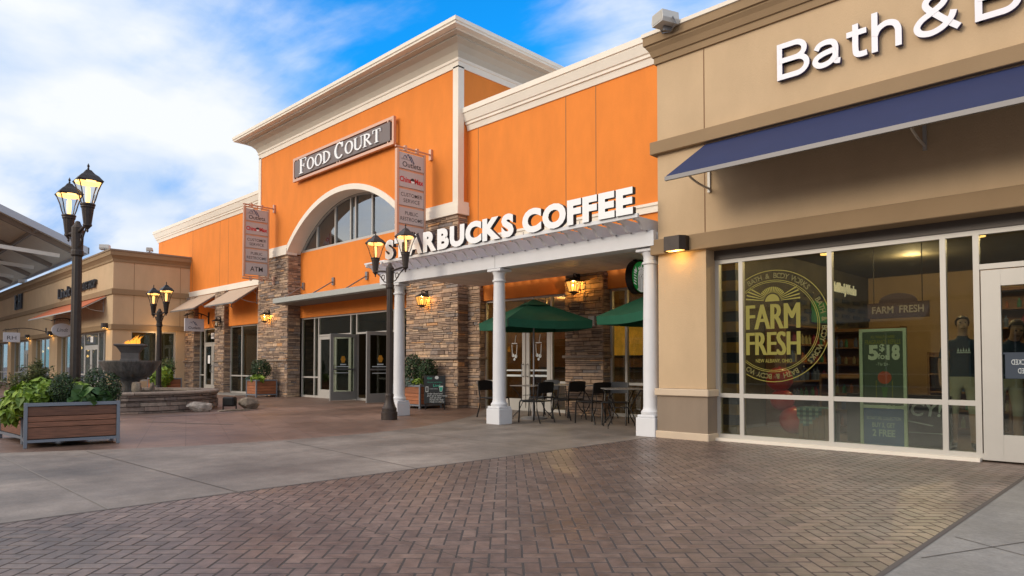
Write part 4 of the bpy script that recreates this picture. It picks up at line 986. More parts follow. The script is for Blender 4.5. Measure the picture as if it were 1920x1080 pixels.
# ------------------------------------------------------------------ blade signs
def mountains(mb, u, z, s, o, mi=0):
    for k, (du, h) in enumerate(((0, .55), (.42, 1.0), (.86, .62))):
        pass
    def leg(a, b, w): mb.prism([(u + s * a[0], z + s * a[1]), (u + s * (a[0] + w), z + s * a[1]), (u + s * (b[0] + w), z + s * b[1]), (u + s * b[0], z + s * b[1])], 'o', o, o + .004, mi)
    leg((0.0, .45), (.25, .85), .05); leg((.25, .85), (.55, .50), .10); leg((.42, .55), (.68, 1.0), .05); leg((.68, 1.0), (1.25, .12), .13); leg((.95, .70), (1.05, .82), .05); leg((1.05, .82), (1.55, .05), .13)
def blade(X, label, tiers):
    f = side(X); a = empty('blade_sign', (X, 11.3, 5.7), label, 'sign', 'tall blade signs')
    y0, y1, z1 = 10.78, 11.76, 6.98; z0 = z1 - .497 * tiers - .10
    t = MB(f); t.bev(y0, y0 + .075, -.05, .05, z0, z1, .006); t.bev(y1 - .055, y1, -.05, .05, z0, z1, .006); t.box(y0 + .075, y1 - .055, -.03, .03, z1 - .04, z1 - .005); t.box(y0 + .075, y1 - .055, -.03, .03, z0, z0 + .04)
    for k in range(1, tiers): zc = z1 - .05 - .497 * k; t.box(y0 + .075, y1 - .055, -.012, .012, zc - .025, zc + .025)
    t.build('frame', M['copper_frame'], a)
    for zc in (z1 + .06, z0 - .06):
        t = MB(f); t.tube([(y0 - .02, 0, zc), (11.93, 0, zc)], .028, 8); t.box(11.93, 11.995, -.05, .05, zc - .15, zc + .15)
        for yy in (y0 + .3, y1 - .28): t.box(yy - .035, yy + .035, -.045, .045, zc - .075, zc + .06)
        t.build('bracket_arm', M['copper_frame'], a)
    for k in range(tiers):
        a0 = z1 - .05 - .497 * k - .03; b0 = a0 - .437
        t = MB(f); t.bev(y0 + .085, y1 - .062, -.035, .035, b0, a0, .005); p = t.build('panel', M['panel_lilac'], a)
        cy = (y0 + y1) / 2 + .01; q = MB(f); d = .0365
        if k == 0:
            mountains(q, cy - .30, b0 + .175, .235, d, 1); q.text('Outlets', cy, b0 + .06, .20, d, bold=.012, width=.62, align='c'); q.text('ASHEVILLE', cy - .36, b0 + .245, .05, d, width=.30)
        elif k == 1:
            q.text('China', cy - .40, b0 + .14, .20, d, bold=.035, width=.385, mi=2); q.text('Max', cy + .10, b0 + .14, .20, d, bold=.035, width=.30, mi=2)
            q.prism([(cy + .03 + .075 * math.cos(R(x)), b0 + .20 + .075 * math.sin(R(x))) for x in range(0, 181, 20)], 'o', d, d + .003, 0); q.prism([(cy + .03 + .055 * math.cos(R(x)), b0 + .197 + .055 * math.sin(R(x))) for x in range(180, 361, 20)], 'o', d, d + .002, 3)
        elif k == 2: q.text('CUSTOMER', cy, b0 + .245, .145, d, bold=.004, width=.72, align='c'); q.text('SERVICE', cy, b0 + .085, .145, d, bold=.004, width=.55, align='c')
        elif k == 3: q.text('PUBLIC', cy, b0 + .245, .14, d, bold=.004, width=.44, align='c'); q.text('RESTROOMS', cy, b0 + .085, .14, d, bold=.004, width=.74, align='c')
        else: q.text('ATM', cy, b0 + .135, .25, d, bold=.008, width=.48, align='c')
        q.build('lettering', [M['ink'], M['navy_ink'], M['red_ink'], M['letter_face']], p, recalc=False)
    return a
blade(-24.37, 'tall narrow blade sign with five panels on the left stone pier', 5)
blade(-15.0, 'tall blade sign hung beside the FOOD COURT sign behind the white letters', 5)
# hanging shop signs
def hang(X, y0, y1, z0, z1, wallY, label, what):
    f = side(X); a = empty('hanging_sign', (X, (y0 + y1) / 2, z0), label, 'sign', 'small hanging shop signs'); c = (y0 + y1) / 2
    t = MB(f); z2 = z1 + .10
    t.tube([(wallY - .03, 0, z2 + .0)] + [(wallY - .03 - (wallY - y0) * q / 8, 0, z2 + .16 * math.sin(q / 8 * math.pi)) for q in range(1, 9)], .022, 6)
    t.box(wallY - .05, wallY, -.03, .03, z2 - .32, z2 + .22)
    for yy in (y0 + .12, y1 - .12): t.box(yy - .012, yy + .012, -.008, .008, z1 - .01, z2 + .10)
    for q in range(6): t.tube([(y0 + .1 + q * .12, 0, z2 + .05 + .04 * math.sin(i / 6 * 6.28)) if False else (y0 + .1 + q * .12 + .045 * math.cos(i / 6 * 6.28), 0, z2 + .06 + .045 * math.sin(i / 6 * 6.28)) for i in range(7)], .008, 5)
    t.build('bracket_arm', M['lampblack'], a)
    t = MB(f)
    if what == 'oval':
        t.prism([(c + (y1 - y0) / 2 * math.cos(i * math.pi / 16), (z0 + z1) / 2 + (z1 - z0) / 2 * math.sin(i * math.pi / 16)) for i in range(32)], 'o', -.04, .04, 0)
    else: t.bev(y0, y1, -.035, .035, z0, z1, .006)
    p = t.build('panel', mat('hanging_panel', (0.60, 0.58, 0.60), .5), a)
    q = MB(f)
    if what == 'mountain': mountains(q, c - .22, z0 + .24, .21, .037, 1); q.text('Outlets', c, z0 + .10, .16, .037, bold=.012, width=.52, align='c')
    elif what == 'RH': q.text('RH', c, z0 + .14, .30, .037, width=.42, align='c')
    else: q.text('Lindt', c, (z0 + z1) / 2 - .08, .26, .042, width=.46, align='c', shear=.3)
    q.build('lettering', [M['ink'], M['navy_ink']], p, recalc=False)
    MB(f).lathe([(.0, z2 + .02), (.05, z2 + .02), (.03, z2 + .07)], 0, 0, 8, cap=False) if False else None
    return a
hang(-31.29, 11.27, 12.10, 2.67, 3.23, 12.33, 'square hanging sign with mountain emblem under the beige awning', 'mountain')
hang(-46.0, 7.09, 7.85, 2.45, 2.98, RY, 'square hanging RH sign on an arched bracket at the far shop', 'RH')
hang(-39.5, 8.0, 8.88, 2.58, 3.24, RY, 'oval hanging sign with black script partly behind the lamp post', 'oval')
# round siren sign
rsn = empty('round_sign', (-7.8, 11.5, 2.9), 'round black rimmed green coffee sign hanging behind the right column', 'sign')
f = side(-7.8); cy, cz, rr_ = 11.5, 2.90, .345
t = MB(f)
circ = lambda r, n=36: [(cy + r * math.cos(2 * math.pi * i / n), cz + r * math.sin(2 * math.pi * i / n)) for i in range(n)]
t.prism(circ(rr_), 'o', -.07, .07); t.build('rim', M['black'], rsn)
t = MB(f); t.box(cy - .13, cy + .13, -.03, .03, cz + .31, cz + .36); t.tube([(cy, 0, cz + .34), (cy, 0, 3.25)], .02, 8); t.build('hanger', M['black'], rsn)
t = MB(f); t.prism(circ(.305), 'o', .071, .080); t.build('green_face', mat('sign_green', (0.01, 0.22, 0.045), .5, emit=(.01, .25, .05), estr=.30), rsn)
E1 = lambda pts, o, mb, mi: mb.prism([(cy + a, cz + b) for a, b in pts], 'o', .0805, .0805 + o, mi)
t = MB(f)
hair = [(-.10, .10), (-.125, .0), (-.13, -.12), (-.115, -.22), (-.14, -.262), (-.05, -.296), (0, -.302), (.05, -.296), (.14, -.262), (.115, -.22), (.13, -.12), (.125, 0), (.10, .10), (.05, .145), (0, .155), (-.05, .145)]
E1(hair, .003, t, 0)
for sgn in (-1, 1):
    for k in range(3):
        xo = .04 + k * .032
        E1([(sgn * xo, .06 - k * .02), (sgn * (xo + .006), .06 - k * .02), (sgn * (xo + .012 + .01 * k), -.12), (sgn * (xo + .004), -.27), (sgn * (xo - .002), -.27), (sgn * (xo + .006 + .01 * k), -.12)], .0042 + k * .0003, t, 1)
    for k in range(5): E1([(sgn * .18, .07 - k * .055), (sgn * .262, .085 - k * .052), (sgn * .255, .06 - k * .052), (sgn * .175, .045 - k * .055)], .003, t, 0)
    E1([(sgn * .15, .10), (sgn * .20, .19), (sgn * .205, .12), (sgn * .25, .14), (sgn * .235, .09), (sgn * .17, .08)], .0032, t, 0)
    E1([(sgn * .018, .052), (sgn * .040, .058), (sgn * .042, .050), (sgn * .018, .045)], .0062, t, 1)
E1([(-.052, .10), (-.058, .03), (-.03, -.03), (0, -.045), (.03, -.03), (.058, .03), (.052, .10), (0, .125)], .005, t, 0)
E1([(-.006, .03), (.006, .03), (.009, -.0), (-.009, -.0)], .0064, t, 1); E1([(-.016, -.016), (.016, -.016), (.0, -.026)], .0064, t, 1)
E1([(-.10, .13), (-.115, .19), (-.06, .165), (-.06, .215), (-.025, .18), (0, .275), (.025, .18), (.06, .215), (.06, .165), (.115, .19), (.10, .13), (0, .165)], .004, t, 0)
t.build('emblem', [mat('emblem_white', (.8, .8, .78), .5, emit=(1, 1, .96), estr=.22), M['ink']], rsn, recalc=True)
# ------------------------------------------------------------------ street lamps
LR = .014
def street_lamp(loc, ang, s, hs, label, glow, power, m, arm=.54, zt=3.02):
    """two-headed post; ang = direction of the arms in plan; s scales the heads"""
    root = empty('street_lamp', loc, label, 'street lamp', 'two headed lamp posts')
    x0, y0 = loc[0], loc[1]; Z = hs
    t = MB(); t.lathe([(.17, 0), (.17, .16), (.155, .17), (.155, .24), (.135, .26), (.10, .36), (.085, .46), (.092, .50), (.092, .53), (.078, .55)], x0, y0, 28); t.build('base', m, root, smooth=True)
    t = MB(); t.lathe([(.076, .55), (.072, 1.6), (.066, Z - .30)], x0, y0, 20, flute=.10); t.build('post', m, root, smooth=True)
    t = MB(); t.lathe([(.07, Z - .32), (.088, Z - .30), (.088, Z - .24), (.078, Z - .22), (.086, Z + .04), (.086, Z + .12), (.05, Z + .17), (.03, Z + .22), (.0, Z + .23)], x0, y0, 12, cap=False); t.build('post_cap', m, root)
    ca, sa = math.cos(ang), math.sin(ang)
    P = lambda r, z: (x0 + ca * r, y0 + sa * r, z)
    for sg in (-1, 1):
        t = MB(); t.tube([P(0, Z + .04), P(sg * arm * .5, Z + .075), P(sg * arm, Z + .10)], .022, 8)
        sp = [P(sg * (.09 + .16 + .055 * math.cos(a)), Z - .06 + .055 * math.sin(a)) for a in [i * .55 for i in range(12)]]
        t.tube(sp, .010, 5); t.tube([P(sg * .08, Z - .18), P(sg * .20, Z - .16), P(sg * .36, Z - .02), P(sg * (arm - .03), Z + .07)], .012, 5); t.build('arm', m, root, smooth=True)
        hx, hy, _ = P(sg * arm, 0); B = Z + .02
        h = lambda r, z: (r * s, B + z * s)
        t = MB(); t.lathe([h(.0, -.06), h(.022, -.03), h(.018, 0), h(.055, .05), h(.075, .07), h(.075, .095)], hx, hy, 14, cap=False)
        t.lathe([h(.068, .095), h(.105, .40)], hx, hy, 24, flute=.06); t.lathe([h(.112, .40), h(.118, .415), h(.112, .435), h(.126, .45), (.126 * s, B + .475 * s), h(.09, .485)], hx, hy, 24)
        cup = t.build('lamp_cup', m, root, smooth=True)
        t = MB(); qa = ang + math.pi / 4
        for k in range(4):
            a = qa + k * math.pi / 2
            t.tube([(hx + r * s * 1.22 * math.cos(a), hy + r * s * 1.22 * math.sin(a), B + z * s) for r, z in ((.085, .46), (.118, .56), (.15, .70), (.195, .83), (.235, .90))], .011 * s, 6)
        t.build('cage', m, root, smooth=True)
        t = MB(); ring = []
        for r, z in ((.225, .865), (.235, .90), (.165, .985), (.105, 1.03), (.075, 1.065), (.05, 1.10), (.015, 1.115)):
            ring.append([(hx + r * s * 1.22 * math.cos(qa + k * math.pi / 2 + j * .0), hy + r * s * 1.22 * math.sin(qa + k * math.pi / 2), B + z * s) for k in range(4) for j in (0,)])
        for k in range(len(ring) - 1):
            for i in range(4): t.add([ring[k][i], ring[k][(i + 1) % 4], ring[k + 1][(i + 1) % 4], ring[k + 1][i]], [(0, 1, 2, 3)])
        t.add(ring[-1], [(0, 1, 2, 3)]); t.lathe([(.012 * s, B + 1.11 * s), (.02 * s, B + 1.13 * s), (.012 * s, B + 1.15 * s), (.024 * s, B + 1.18 * s), (0, B + 1.235 * s)], hx, hy, 8, cap=False)
        t.build('lamp_roof', m, root)
        t = MB(); t.lathe([h(.02, .825), h(.20, .845), h(.215, .88), h(.05, .93)], hx, hy, 16); t.lathe([h(.03, .50), h(.038, .60), h(.038, .76), h(.02, .80)], hx, hy, 10); t.build('bulb', glow, root, smooth=True)
        t = MB(); c4 = [[(hx + r * s * 1.2 * math.cos(qa + k * math.pi / 2), hy + r * s * 1.2 * math.sin(qa + k * math.pi / 2), B + z * s) for k in range(4)] for r, z in ((.105, .485), (.14, .68), (.215, .86))]
        for k in range(2):
            for i in range(4): t.add([c4[k][i], c4[k][(i + 1) % 4], c4[k + 1][(i + 1) % 4], c4[k + 1][i]], [(0, 1, 2, 3)])
        t.build('lamp_glass', M['pane_clear'], root, recalc=False)
        point('lamp_light', (hx - x0, hy - y0, B + .70 * s), power, root, rad=LR)
    return root
AR45 = math.atan2(.7022, .7120)
street_lamp((-11.98, 8.47, 0), 0.0, .785, 3.08, 'black twin lamp post standing in front of the pergola and food court doors', M['warm'], 12, M['lampbrown'])
street_lamp((-12.07, 2.76, 0), 0.0, .80, 3.12, 'tall brightly lit twin lamp post rising behind the long flower planter', M['warm_bright'], 26, M['lampbrown'])
street_lamp((-21.84, 7.15, 0), 0.0, .785, 2.62, 'small distant twin lamp post behind the fountain by the tan corner', M['warm'], 12, M['lampblack'])
# ------------------------------------------------------------------ wall lanterns
def wall_lantern(loc, label, lit, power=0):
    x, y, z = loc; f0 = front(y); k_ = .76; f = lambda u, o, q: f0(x + (u - x) * k_, o * k_, z + (q - z) * k_); root = empty('wall_lantern', (x, y, z), label, 'wall lamp', 'lanterns on the stone piers')
    t = MB(f); t.box(x - .05, x + .05, -.05, .02, z + .12, z + .42); t.tube([(x, .02, z + .36), (x, .12, z + .42), (x, .22, z + .40), (x, .22, z + .29)], .018, 6); t.tube([(x, .02, z + .22), (x, .10, z + .31), (x, .2, z + .33)], .012, 6)
    t.build('bracket_arm', M['lampblack'], root, smooth=True)
    oc = .22
    def sq(r, zz): return [(x + r * a, oc + r * b, z + zz) for a, b in ((-1, -1), (1, -1), (1, 1), (-1, 1))]
    t = MB(f); L_ = [sq(.19, .165), sq(.185, .185), sq(.10, .25), (sq(.045, .29)), sq(.02, .30)]
    for a, b in zip(L_[:-1], L_[1:]):
        for i in range(4): t.add([a[i], a[(i + 1) % 4], b[(i + 1) % 4], b[i]], [(0, 1, 2, 3)])
    t.add(L_[0], [(0, 1, 2, 3)]); t.build('lamp_roof', M['lampblack'], root)
    t = MB(f)
    for a, b in ((-1, -1), (1, -1), (1, 1), (-1, 1)): t.tube([(x + .165 * a, oc + .165 * b, z + .17), (x + .10 * a, oc + .10 * b, z - .13)], .012, 5)
    for a, b in ((0, 1), (0, -1), (1, 0), (-1, 0)): t.tube([(x + .163 * a, oc + .163 * b, z + .17), (x + .10 * a, oc + .10 * b, z - .13)], .007, 5)
    t.add(sq(.112, -.13) + sq(.112, -.155) + sq(.04, -.20), [(0, 1, 2, 3), (0, 1, 5, 4), (1, 2, 6, 5), (2, 3, 7, 6), (3, 0, 4, 7), (4, 5, 9, 8), (5, 6, 10, 9), (6, 7, 11, 10), (7, 4, 8, 11), (8, 9, 10, 11)])
    t.tube([(x, oc, z - .19), (x, oc, z - .27)], .012, 6, r1=.004); t.build('cage', M['lampblack'], root)
    t = MB(f); a, b = sq(.155, .165), sq(.097, -.128)
    for i in range(4): t.add([a[i], a[(i + 1) % 4], b[(i + 1) % 4], b[i]], [(0, 1, 2, 3)])
    t.build('lamp_glass', M['pane_clear'] if not lit else M['amber'], root, recalc=False)
    t = MB()
    for dx in (-.03, .03): t.lathe([(.010, z - .075), (.026, z - .02), (.026, z + .03), (.008, z + .07)], x + dx, y - oc * k_, 10)
    t.build('bulb', M['warm_bright'] if lit else M['ivory'], root, smooth=True)
    if lit: point('lamp_light', (0, -oc * k_, .09), power, root, rad=LR, col=(1.0, .60, .20))
    return root
am = bpy.data.materials.new('amber_glass'); am.use_nodes = True; nt = am.node_tree
for q in list(nt.nodes): nt.nodes.remove(q)
_o = nt.nodes.new('ShaderNodeOutputMaterial'); _t = nt.nodes.new('ShaderNodeBsdfTransparent'); _t.inputs[0].default_value = (1, .74, .36, 1); _e = nt.nodes.new('ShaderNodeEmission'); _e.inputs[0].default_value = (1, .52, .13, 1); _e.inputs[1].default_value = 1.6
_m = nt.nodes.new('ShaderNodeMixShader'); _m.inputs[0].default_value = .45; nt.links.new(_t.outputs[0], _m.inputs[1]); nt.links.new(_e.outputs[0], _m.inputs[2]); nt.links.new(_m.outputs[0], _o.inputs[0])
M['amber'] = am
wall_lantern((-29.55, 12.12, 2.93), 'unlit black wall lantern on the stone pier beside the numbered doors', False)
wall_lantern((-24.75, 11.98, 2.93), 'lit black wall lantern on the left stone pier under the ATM sign', True, 34)
wall_lantern((-15.19, 11.98, 2.93), 'lit black wall lantern on the wide stone pier right of the doors', True, 34)
wall_lantern((-9.97, 12.28, 2.93), 'lit black wall lantern on the stone pier under the pergola ceiling', True, 34)
# box downlights on the tan shops
def sconce(x, y, z, label, lit=True, s=1.0, power=2.5):
    f = front(y); root = empty('wall_downlight', (x, y, z), label, 'wall lamp', 'boxy downlights on the tan piers')
    t = MB(f); P = [(-.19 * s, 0.0), (-.19 * s, .10), (-.13 * s, .19), (.13 * s, .19), (.19 * s, .10), (.19 * s, 0.0)]
    b = MB(f); n = len(P); vs = [(x + a, o, z - .11 * s) for a, o in P] + [(x + a, o, z + .11 * s) for a, o in P]
    b.add(vs, [list(range(n, 2 * n))] + [(i, (i + 1) % n, n + (i + 1) % n, n + i) for i in range(n)]); b.build('housing', M['lampbrown'], root)
    if lit:
        MB(f).box(x - .13 * s, x + .13 * s, .03, .13, z - .105 * s, z - .085 * s).build('lamp_lens', M['warm'], root)
        point('lamp_light', (0, -.085, -.15 * s), power, root, rad=LR, col=(1, .58, .16))
    return root
sconce(-5.53, BY - .09, 2.985, 'boxy bronze downlight glowing on the near tan pier', power=3.5)
sconce(-34.2, RY - .08, 2.93, 'boxy downlight at the corner of the far tan shop', power=3)
sconce(-44.4, RY - .08, 2.93, 'boxy downlight on the far tan pier left of the oval sign', power=3)
sconce(-50.15, RY - .08, 2.93, 'boxy downlight on the far tan pier right of the RH sign', power=3)
sconce(-56.6, RY - .08, 2.93, 'boxy downlight on the farthest tan pier under the RH sign', power=3)
# roof fittings
def speaker(x, y, z, a, label, s=1.0):
    root = empty('roof_speaker', (x, y, z), label, 'speaker'); f = turned(x, y, a, z)
    t = MB(f); prof2 = [(-.13, 0), (.13, 0), (.15, .06), (.13, .18), (-.13, .18), (-.15, .06)]
    t.prism([(u * s, zz * s + .07) for u, zz in prof2], 'o', -.14 * s, .16 * s); t.build('cabinet', M['rock_pale'] if False else mat('speaker_white', (0.55, 0.53, 0.49), .5), root)
    q = MB(f); q.box(-.11 * s, .11 * s, .16 * s, .165 * s, .09 * s, .235 * s); q.build('grille', mat('speaker_grille', (0.46, 0.44, 0.40), .7), root)
    q = MB(f); q.box(-.02, .02, -.10, .04, 0, .08); q.tube([(-.17 * s, 0, .14), (-.17 * s, -.06, .05), (0, -.08, .0), (.17 * s, -.06, .05), (.17 * s, 0, .14)], .012, 6); q.build('yoke', M['gunmetal'], root)
speaker(-5.60, 9.04, 6.27, R(-22), 'white weatherproof speaker on the corner of the near tan cornice', 1.0)
speaker(-34.6, 9.0, 6.29, R(-30), 'small white roof speaker at the far tan shop corner', 1.25)
speaker(-52.2, 9.0, 6.29, R(-30), 'small white roof speaker far along the tan parapet', 1.25)
speaker(-33.5, 10.5, 6.29, R(60), 'small white camera on the side parapet of the far tan shop', .8)
# ------------------------------------------------------------------ planters
def planter(name, loc, rz, L, W, H, m, label, group='metal framed wood planters', boards=None):
    root = empty(name, (0, 0, 0), label, 'planter', group); boards = boards or [.22, .20, .20, .38]
    lz, tz = .06, H; p = .045
    fr = MB()
    for sx in (-1, 1):
        for sy in (-1, 1): fr.bev(sx * L / 2 - (p if sx > 0 else 0), sx * L / 2 + (p if sx < 0 else 0), sy * W / 2 - (p if sy > 0 else 0), sy * W / 2 + (p if sy < 0 else 0), 0, tz, .004)
    for z0, z1 in ((lz + .012, lz + .05), (tz - .05, tz - .004)):
        for sy in (-1, 1): fr.box(-L / 2 + p, L / 2 - p, sy * W / 2 - (p - .004 if sy > 0 else -.004), sy * W / 2 + (p - .004 if sy < 0 else -.004), z0, z1)
        for sx in (-1, 1): fr.box(sx * L / 2 - (p - .004 if sx > 0 else -.004), sx * L / 2 + (p - .004 if sx < 0 else -.004), -W / 2 + p, W / 2 - p, z0, z1)
    if L > 2:
        for sy in (-1, 1): fr.box(-.02, .02, sy * W / 2 - (p if sy > 0 else 0), sy * W / 2 + (p if sy < 0 else 0), 0, tz - .05)
    fr.build('frame', M['steel_blue'], root)
    zs = [lz + .055]; tot = tz - .055 - lz - .055
    for b in boards: zs.append(zs[-1] + tot * b)
    for axis in (0, 1):
        for sg in (-1, 1):
            q = MB()
            for a, b in zip(zs[:-1], zs[1:]):
                if axis == 0: q.bev(-L / 2 + p, L / 2 - p, sg * W / 2 - sg * .03 - .009, sg * W / 2 - sg * .03 + .009, a + .004, b - .004, .003)
                else: q.bev(sg * L / 2 - sg * .03 - .009, sg * L / 2 - sg * .03 + .009, -W / 2 + p, W / 2 - p, a + .004, b - .004, .003)
            q.build('plank_side', m, root)
    q = MB(); q.box(-L / 2 + .05, L / 2 - .05, -W / 2 + .05, W / 2 - .05, lz + .02, tz - .05); q.build('soil', M['soil'], root)
    root.location = loc; root.rotation_euler = (0, 0, rz); return root
pc = Vector((-11.53, 2.60, 0)); pa = R(-8)
def P_(u, v, z=0):                        # point in the front planter's own axes
    u -= .92
    return (pc.x + u * math.cos(pa) - v * math.sin(pa), pc.y + u * math.sin(pa) + v * math.cos(pa), z)
planter('wood_planter', pc, pa, .66, 1.15, .62, M['wood_dark'], 'dark wood planter in a grey steel frame at the left foreground', boards=[.36, .17, .17, .30])
planter('wood_planter', Vector((-12.63, 2.26, 0)), R(3), 1.32, .43, .62, M['wood_dark'], 'dark wood planter cut by the left picture edge, behind the lime vine', boards=[.36, .17, .17, .30])
planter('wood_planter', (-24.28, 11.50, 0), 0, .82, .82, .64, M['wood_red'], 'square reddish wood planter at the foot of the left stone pier')
planter('wood_planter', (-14.98, 11.50, 0), 0, 1.22, .76, .63, M['wood_red'], 'reddish wood planter between the white column and the chalkboard')
planter('wood_planter', (-30.6, 10.25, 0), 0, 1.7, .8, .64, M['wood_red'], 'reddish wood planter behind the fountain by the tan shop window')
G0 = 'plants in the front planter'
bush('boxwood', M['leaf_dark'], P_(1.0, -.12, .80), (.17, .17, .23), 1300, .034, .022, 'round dark boxwood nearest the planter front, left of centre', 'shrub', G0, seed=2)
bush('boxwood', M['leaf_dark'], P_(.62, .32, .86), (.19, .19, .25), 1300, .034, .022, 'round dark boxwood in the middle of the front planter', 'shrub', G0, seed=3)
bush('boxwood', M['leaf_dark'], P_(1.02, .47, .79), (.165, .165, .25), 1300, .034, .022, 'round dark boxwood at the right end of the front planter', 'shrub', G0, seed=4)
bush('sweet_potato_vine', M['leaf_lime'], P_(.72, -.52, .66), (.34, .26, .19), 380, .105, .09, 'bright lime vine spilling over the left side of the front planter', 'plant', G0, kind='heart', seed=5, shell=.8, droop=.5)
v2 = bush('sweet_potato_vine', M['leaf_lime'], P_(.62, -.70, .50), (.22, .12, .20), 200, .10, .085, 'lime vine trailing low down the planter left side', 'plant', G0, kind='heart', seed=6, shell=.8, droop=.9)
bush('sweet_potato_vine', M['leaf_lime'], P_(.45, -.32, .76), (.40, .30, .17), 330, .10, .085, 'lime vine mounded behind the left boxwood', 'plant', G0, kind='heart', seed=7, shell=.7)
bush('sweet_potato_vine', M['leaf_lime'], P_(.75, .10, .74), (.20, .17, .14), 140, .085, .075, 'small lime clump between two dark boxwoods', 'plant', G0, kind='heart', seed=8, shell=.7)
bush('broadleaf_plant', M['leaf_mid'], P_(1.05, .20, .66), (.20, .30, .13), 70, .16, .15, 'big rounded green leaves along the planter front edge', 'plant', G0, kind='oval', seed=9, shell=.6)
def plume(loc, n, h, spread, label, seed, m=M['leaf_olive'], group=G0):
    rnd = random.Random(seed); root = empty('feathery_plant', loc, label, 'plant', group); mb = MB(); st = MB()
    for _ in range(n):
        a = rnd.uniform(0, 6.28); l = rnd.uniform(.1, 1) * spread; hh = h * rnd.uniform(.55, 1.0) * (1 - .35 * l / spread)
        p0 = Vector((rnd.uniform(-.06, .06), rnd.uniform(-.06, .06), 0)); p1 = Vector((l * math.cos(a), l * math.sin(a), hh))
        pts = [p0.lerp(p1, q / 6) + Vector((0, 0, .18 * h * math.sin(q / 6 * 3.14))) for q in range(7)]
        st.tube([tuple(Vector(loc) + p) for p in pts], .006, 4, r1=.002)
        for q in range(2, 7):
            for k in range(7):
                d = rv(rnd); d.z = d.z * .5 + .15
                leaf(mb, Vector(loc) + pts[q] + rv(rnd) * .03, rv(rnd) + Vector((0, 0, 1)), d, rnd.uniform(.05, .12) * (1.15 - q * .09), .022)
    mb.build('foliage', m, root, recalc=False); st.build('stem', M['stem'], root); return root
plume(P_(.10, -.36, .58), 46, .66, .52, 'tall feathery olive plant left of the bright lamp post', 21)
plume(P_(-.45, -.36, .58), 30, .42, .40, 'lower bronze feathery plant in the planter at the picture edge', 22)
plume(P_(.66, .10, .58), 14, .42, .35, 'feathery olive plant behind the middle boxwood', 23)
G1 = 'plants in the small planters'
bush('boxwood', M['leaf_dark'], (-24.3, 11.5, 1.03), (.40, .38, .36), 2200, .055, .036, 'dark rounded shrub in the square planter by the left pier', 'shrub', G1, seed=31)
bush('sweet_potato_vine', M['leaf_lime'], (-24.10, 11.25, .68), (.34, .20, .14), 130, .11, .09, 'lime leaves along the front of the square pier planter', 'plant', G1, kind='heart', seed=32)
bush('dusty_plant', M['leaf_blue'], (-24.55, 11.15, .66), (.17, .15, .11), 130, .06, .03, 'blue grey foliage at the left of the square pier planter', 'plant', G1, seed=33)
bush('boxwood', M['leaf_dark'], (-15.22, 11.55, 1.02), (.33, .30, .42), 2000, .06, .036, 'dark shrub left half in the planter near the chalkboard', 'shrub', G1, seed=34)
bush('boxwood', M['leaf_dark'], (-14.66, 11.62, .98), (.24, .26, .38), 1500, .06, .036, 'dark shrub beside the chalkboard in the reddish planter', 'shrub', G1, seed=35)
bush('dusty_plant', M['leaf_blue'], (-15.0, 11.18, .68), (.42, .14, .14), 260, .07, .035, 'blue grey trailing foliage over the front of the chalkboard planter', 'plant', G1, seed=36, droop=.4)
bush('sweet_potato_vine', M['leaf_lime'], (-14.60, 11.24, .68), (.16, .13, .10), 50, .09, .08, 'small lime clump at the right corner of the chalkboard planter', 'plant', G1, kind='heart', seed=37)
bush('sweet_potato_vine', M['leaf_lime'], (-29.75, 9.85, .72), (.52, .40, .40), 300, .17, .15, 'bright lime leafy mound behind the fountain rim', 'plant', G1, kind='heart', seed=38)
bush('mixed_shrub', M['leaf_olive'], (-30.6, 10.25, 1.0), (.6, .4, .45), 700, .12, .05, 'loose olive shrub behind the fountain water', 'shrub', G1, seed=39)
plume((-30.1, 10.2, .62), 16, 1.0, .55, 'arching leafy stems above the planter behind the fountain', 40, M['leaf_mid'], G1)
# ------------------------------------------------------------------ fountain
ft = empty('fountain', (FC_X, FC_Y, 0), 'tiered stone bowl fountain with a flame on top inside a round ledge stone basin', 'fountain')
rnd = random.Random(77); t = MB(); Rb = 2.06
def ringst(mb, r0, z0, z1):
    z = z0
    while z < z1 - .01:
        h = min(rnd.choice((.035, .05, .06, .09, .13)) * rnd.uniform(.85, 1.15), z1 - z)
        if z1 - z - h < .03: h = z1 - z
        a = rnd.uniform(0, .2); a_end = a + 2 * math.pi
        while a < a_end - .001:
            l = min(rnd.uniform(.14, .62) / r0, a_end - a); j = rnd.uniform(0, .05); n = 2
            vs = []
            for i in range(n + 1):
                q = a + l * i / n; e = .004 / r0 * (1 if i == 0 else (-1 if i == n else 0)); q += e
                jr = r0 + j + rnd.uniform(-.006, .006)
                for r, zz in ((r0 - .06, z + .003), (jr, z + .009), (jr - .002, z + h - .009), (r0 - .06, z + h - .003)): vs.append((FC_X + r * math.cos(q), FC_Y + r * math.sin(q), zz))
            fs_ = [(0, 1, 2, 3), tuple(n * 4 + k for k in (3, 2, 1, 0))]
            for i in range(n):
                for k in range(3): fs_.append((i * 4 + k, i * 4 + k + 1, i * 4 + 4 + k + 1, i * 4 + 4 + k))
            mb.add(vs, fs_, 0); a += l
        z += h
ringst(t, Rb, 0.0, .44)
t.lathe([(Rb - .05, 0.0), (Rb - .045, .44)], FC_X, FC_Y, 64, 1, cap=False); t.lathe([(Rb - .34, .44), (Rb - .34, 0.05)], FC_X, FC_Y, 64, 1, cap=False)
t.build('basin_wall', [M['fstone'], M['mortar']], ft, recalc=True)
t = MB(); n = 26
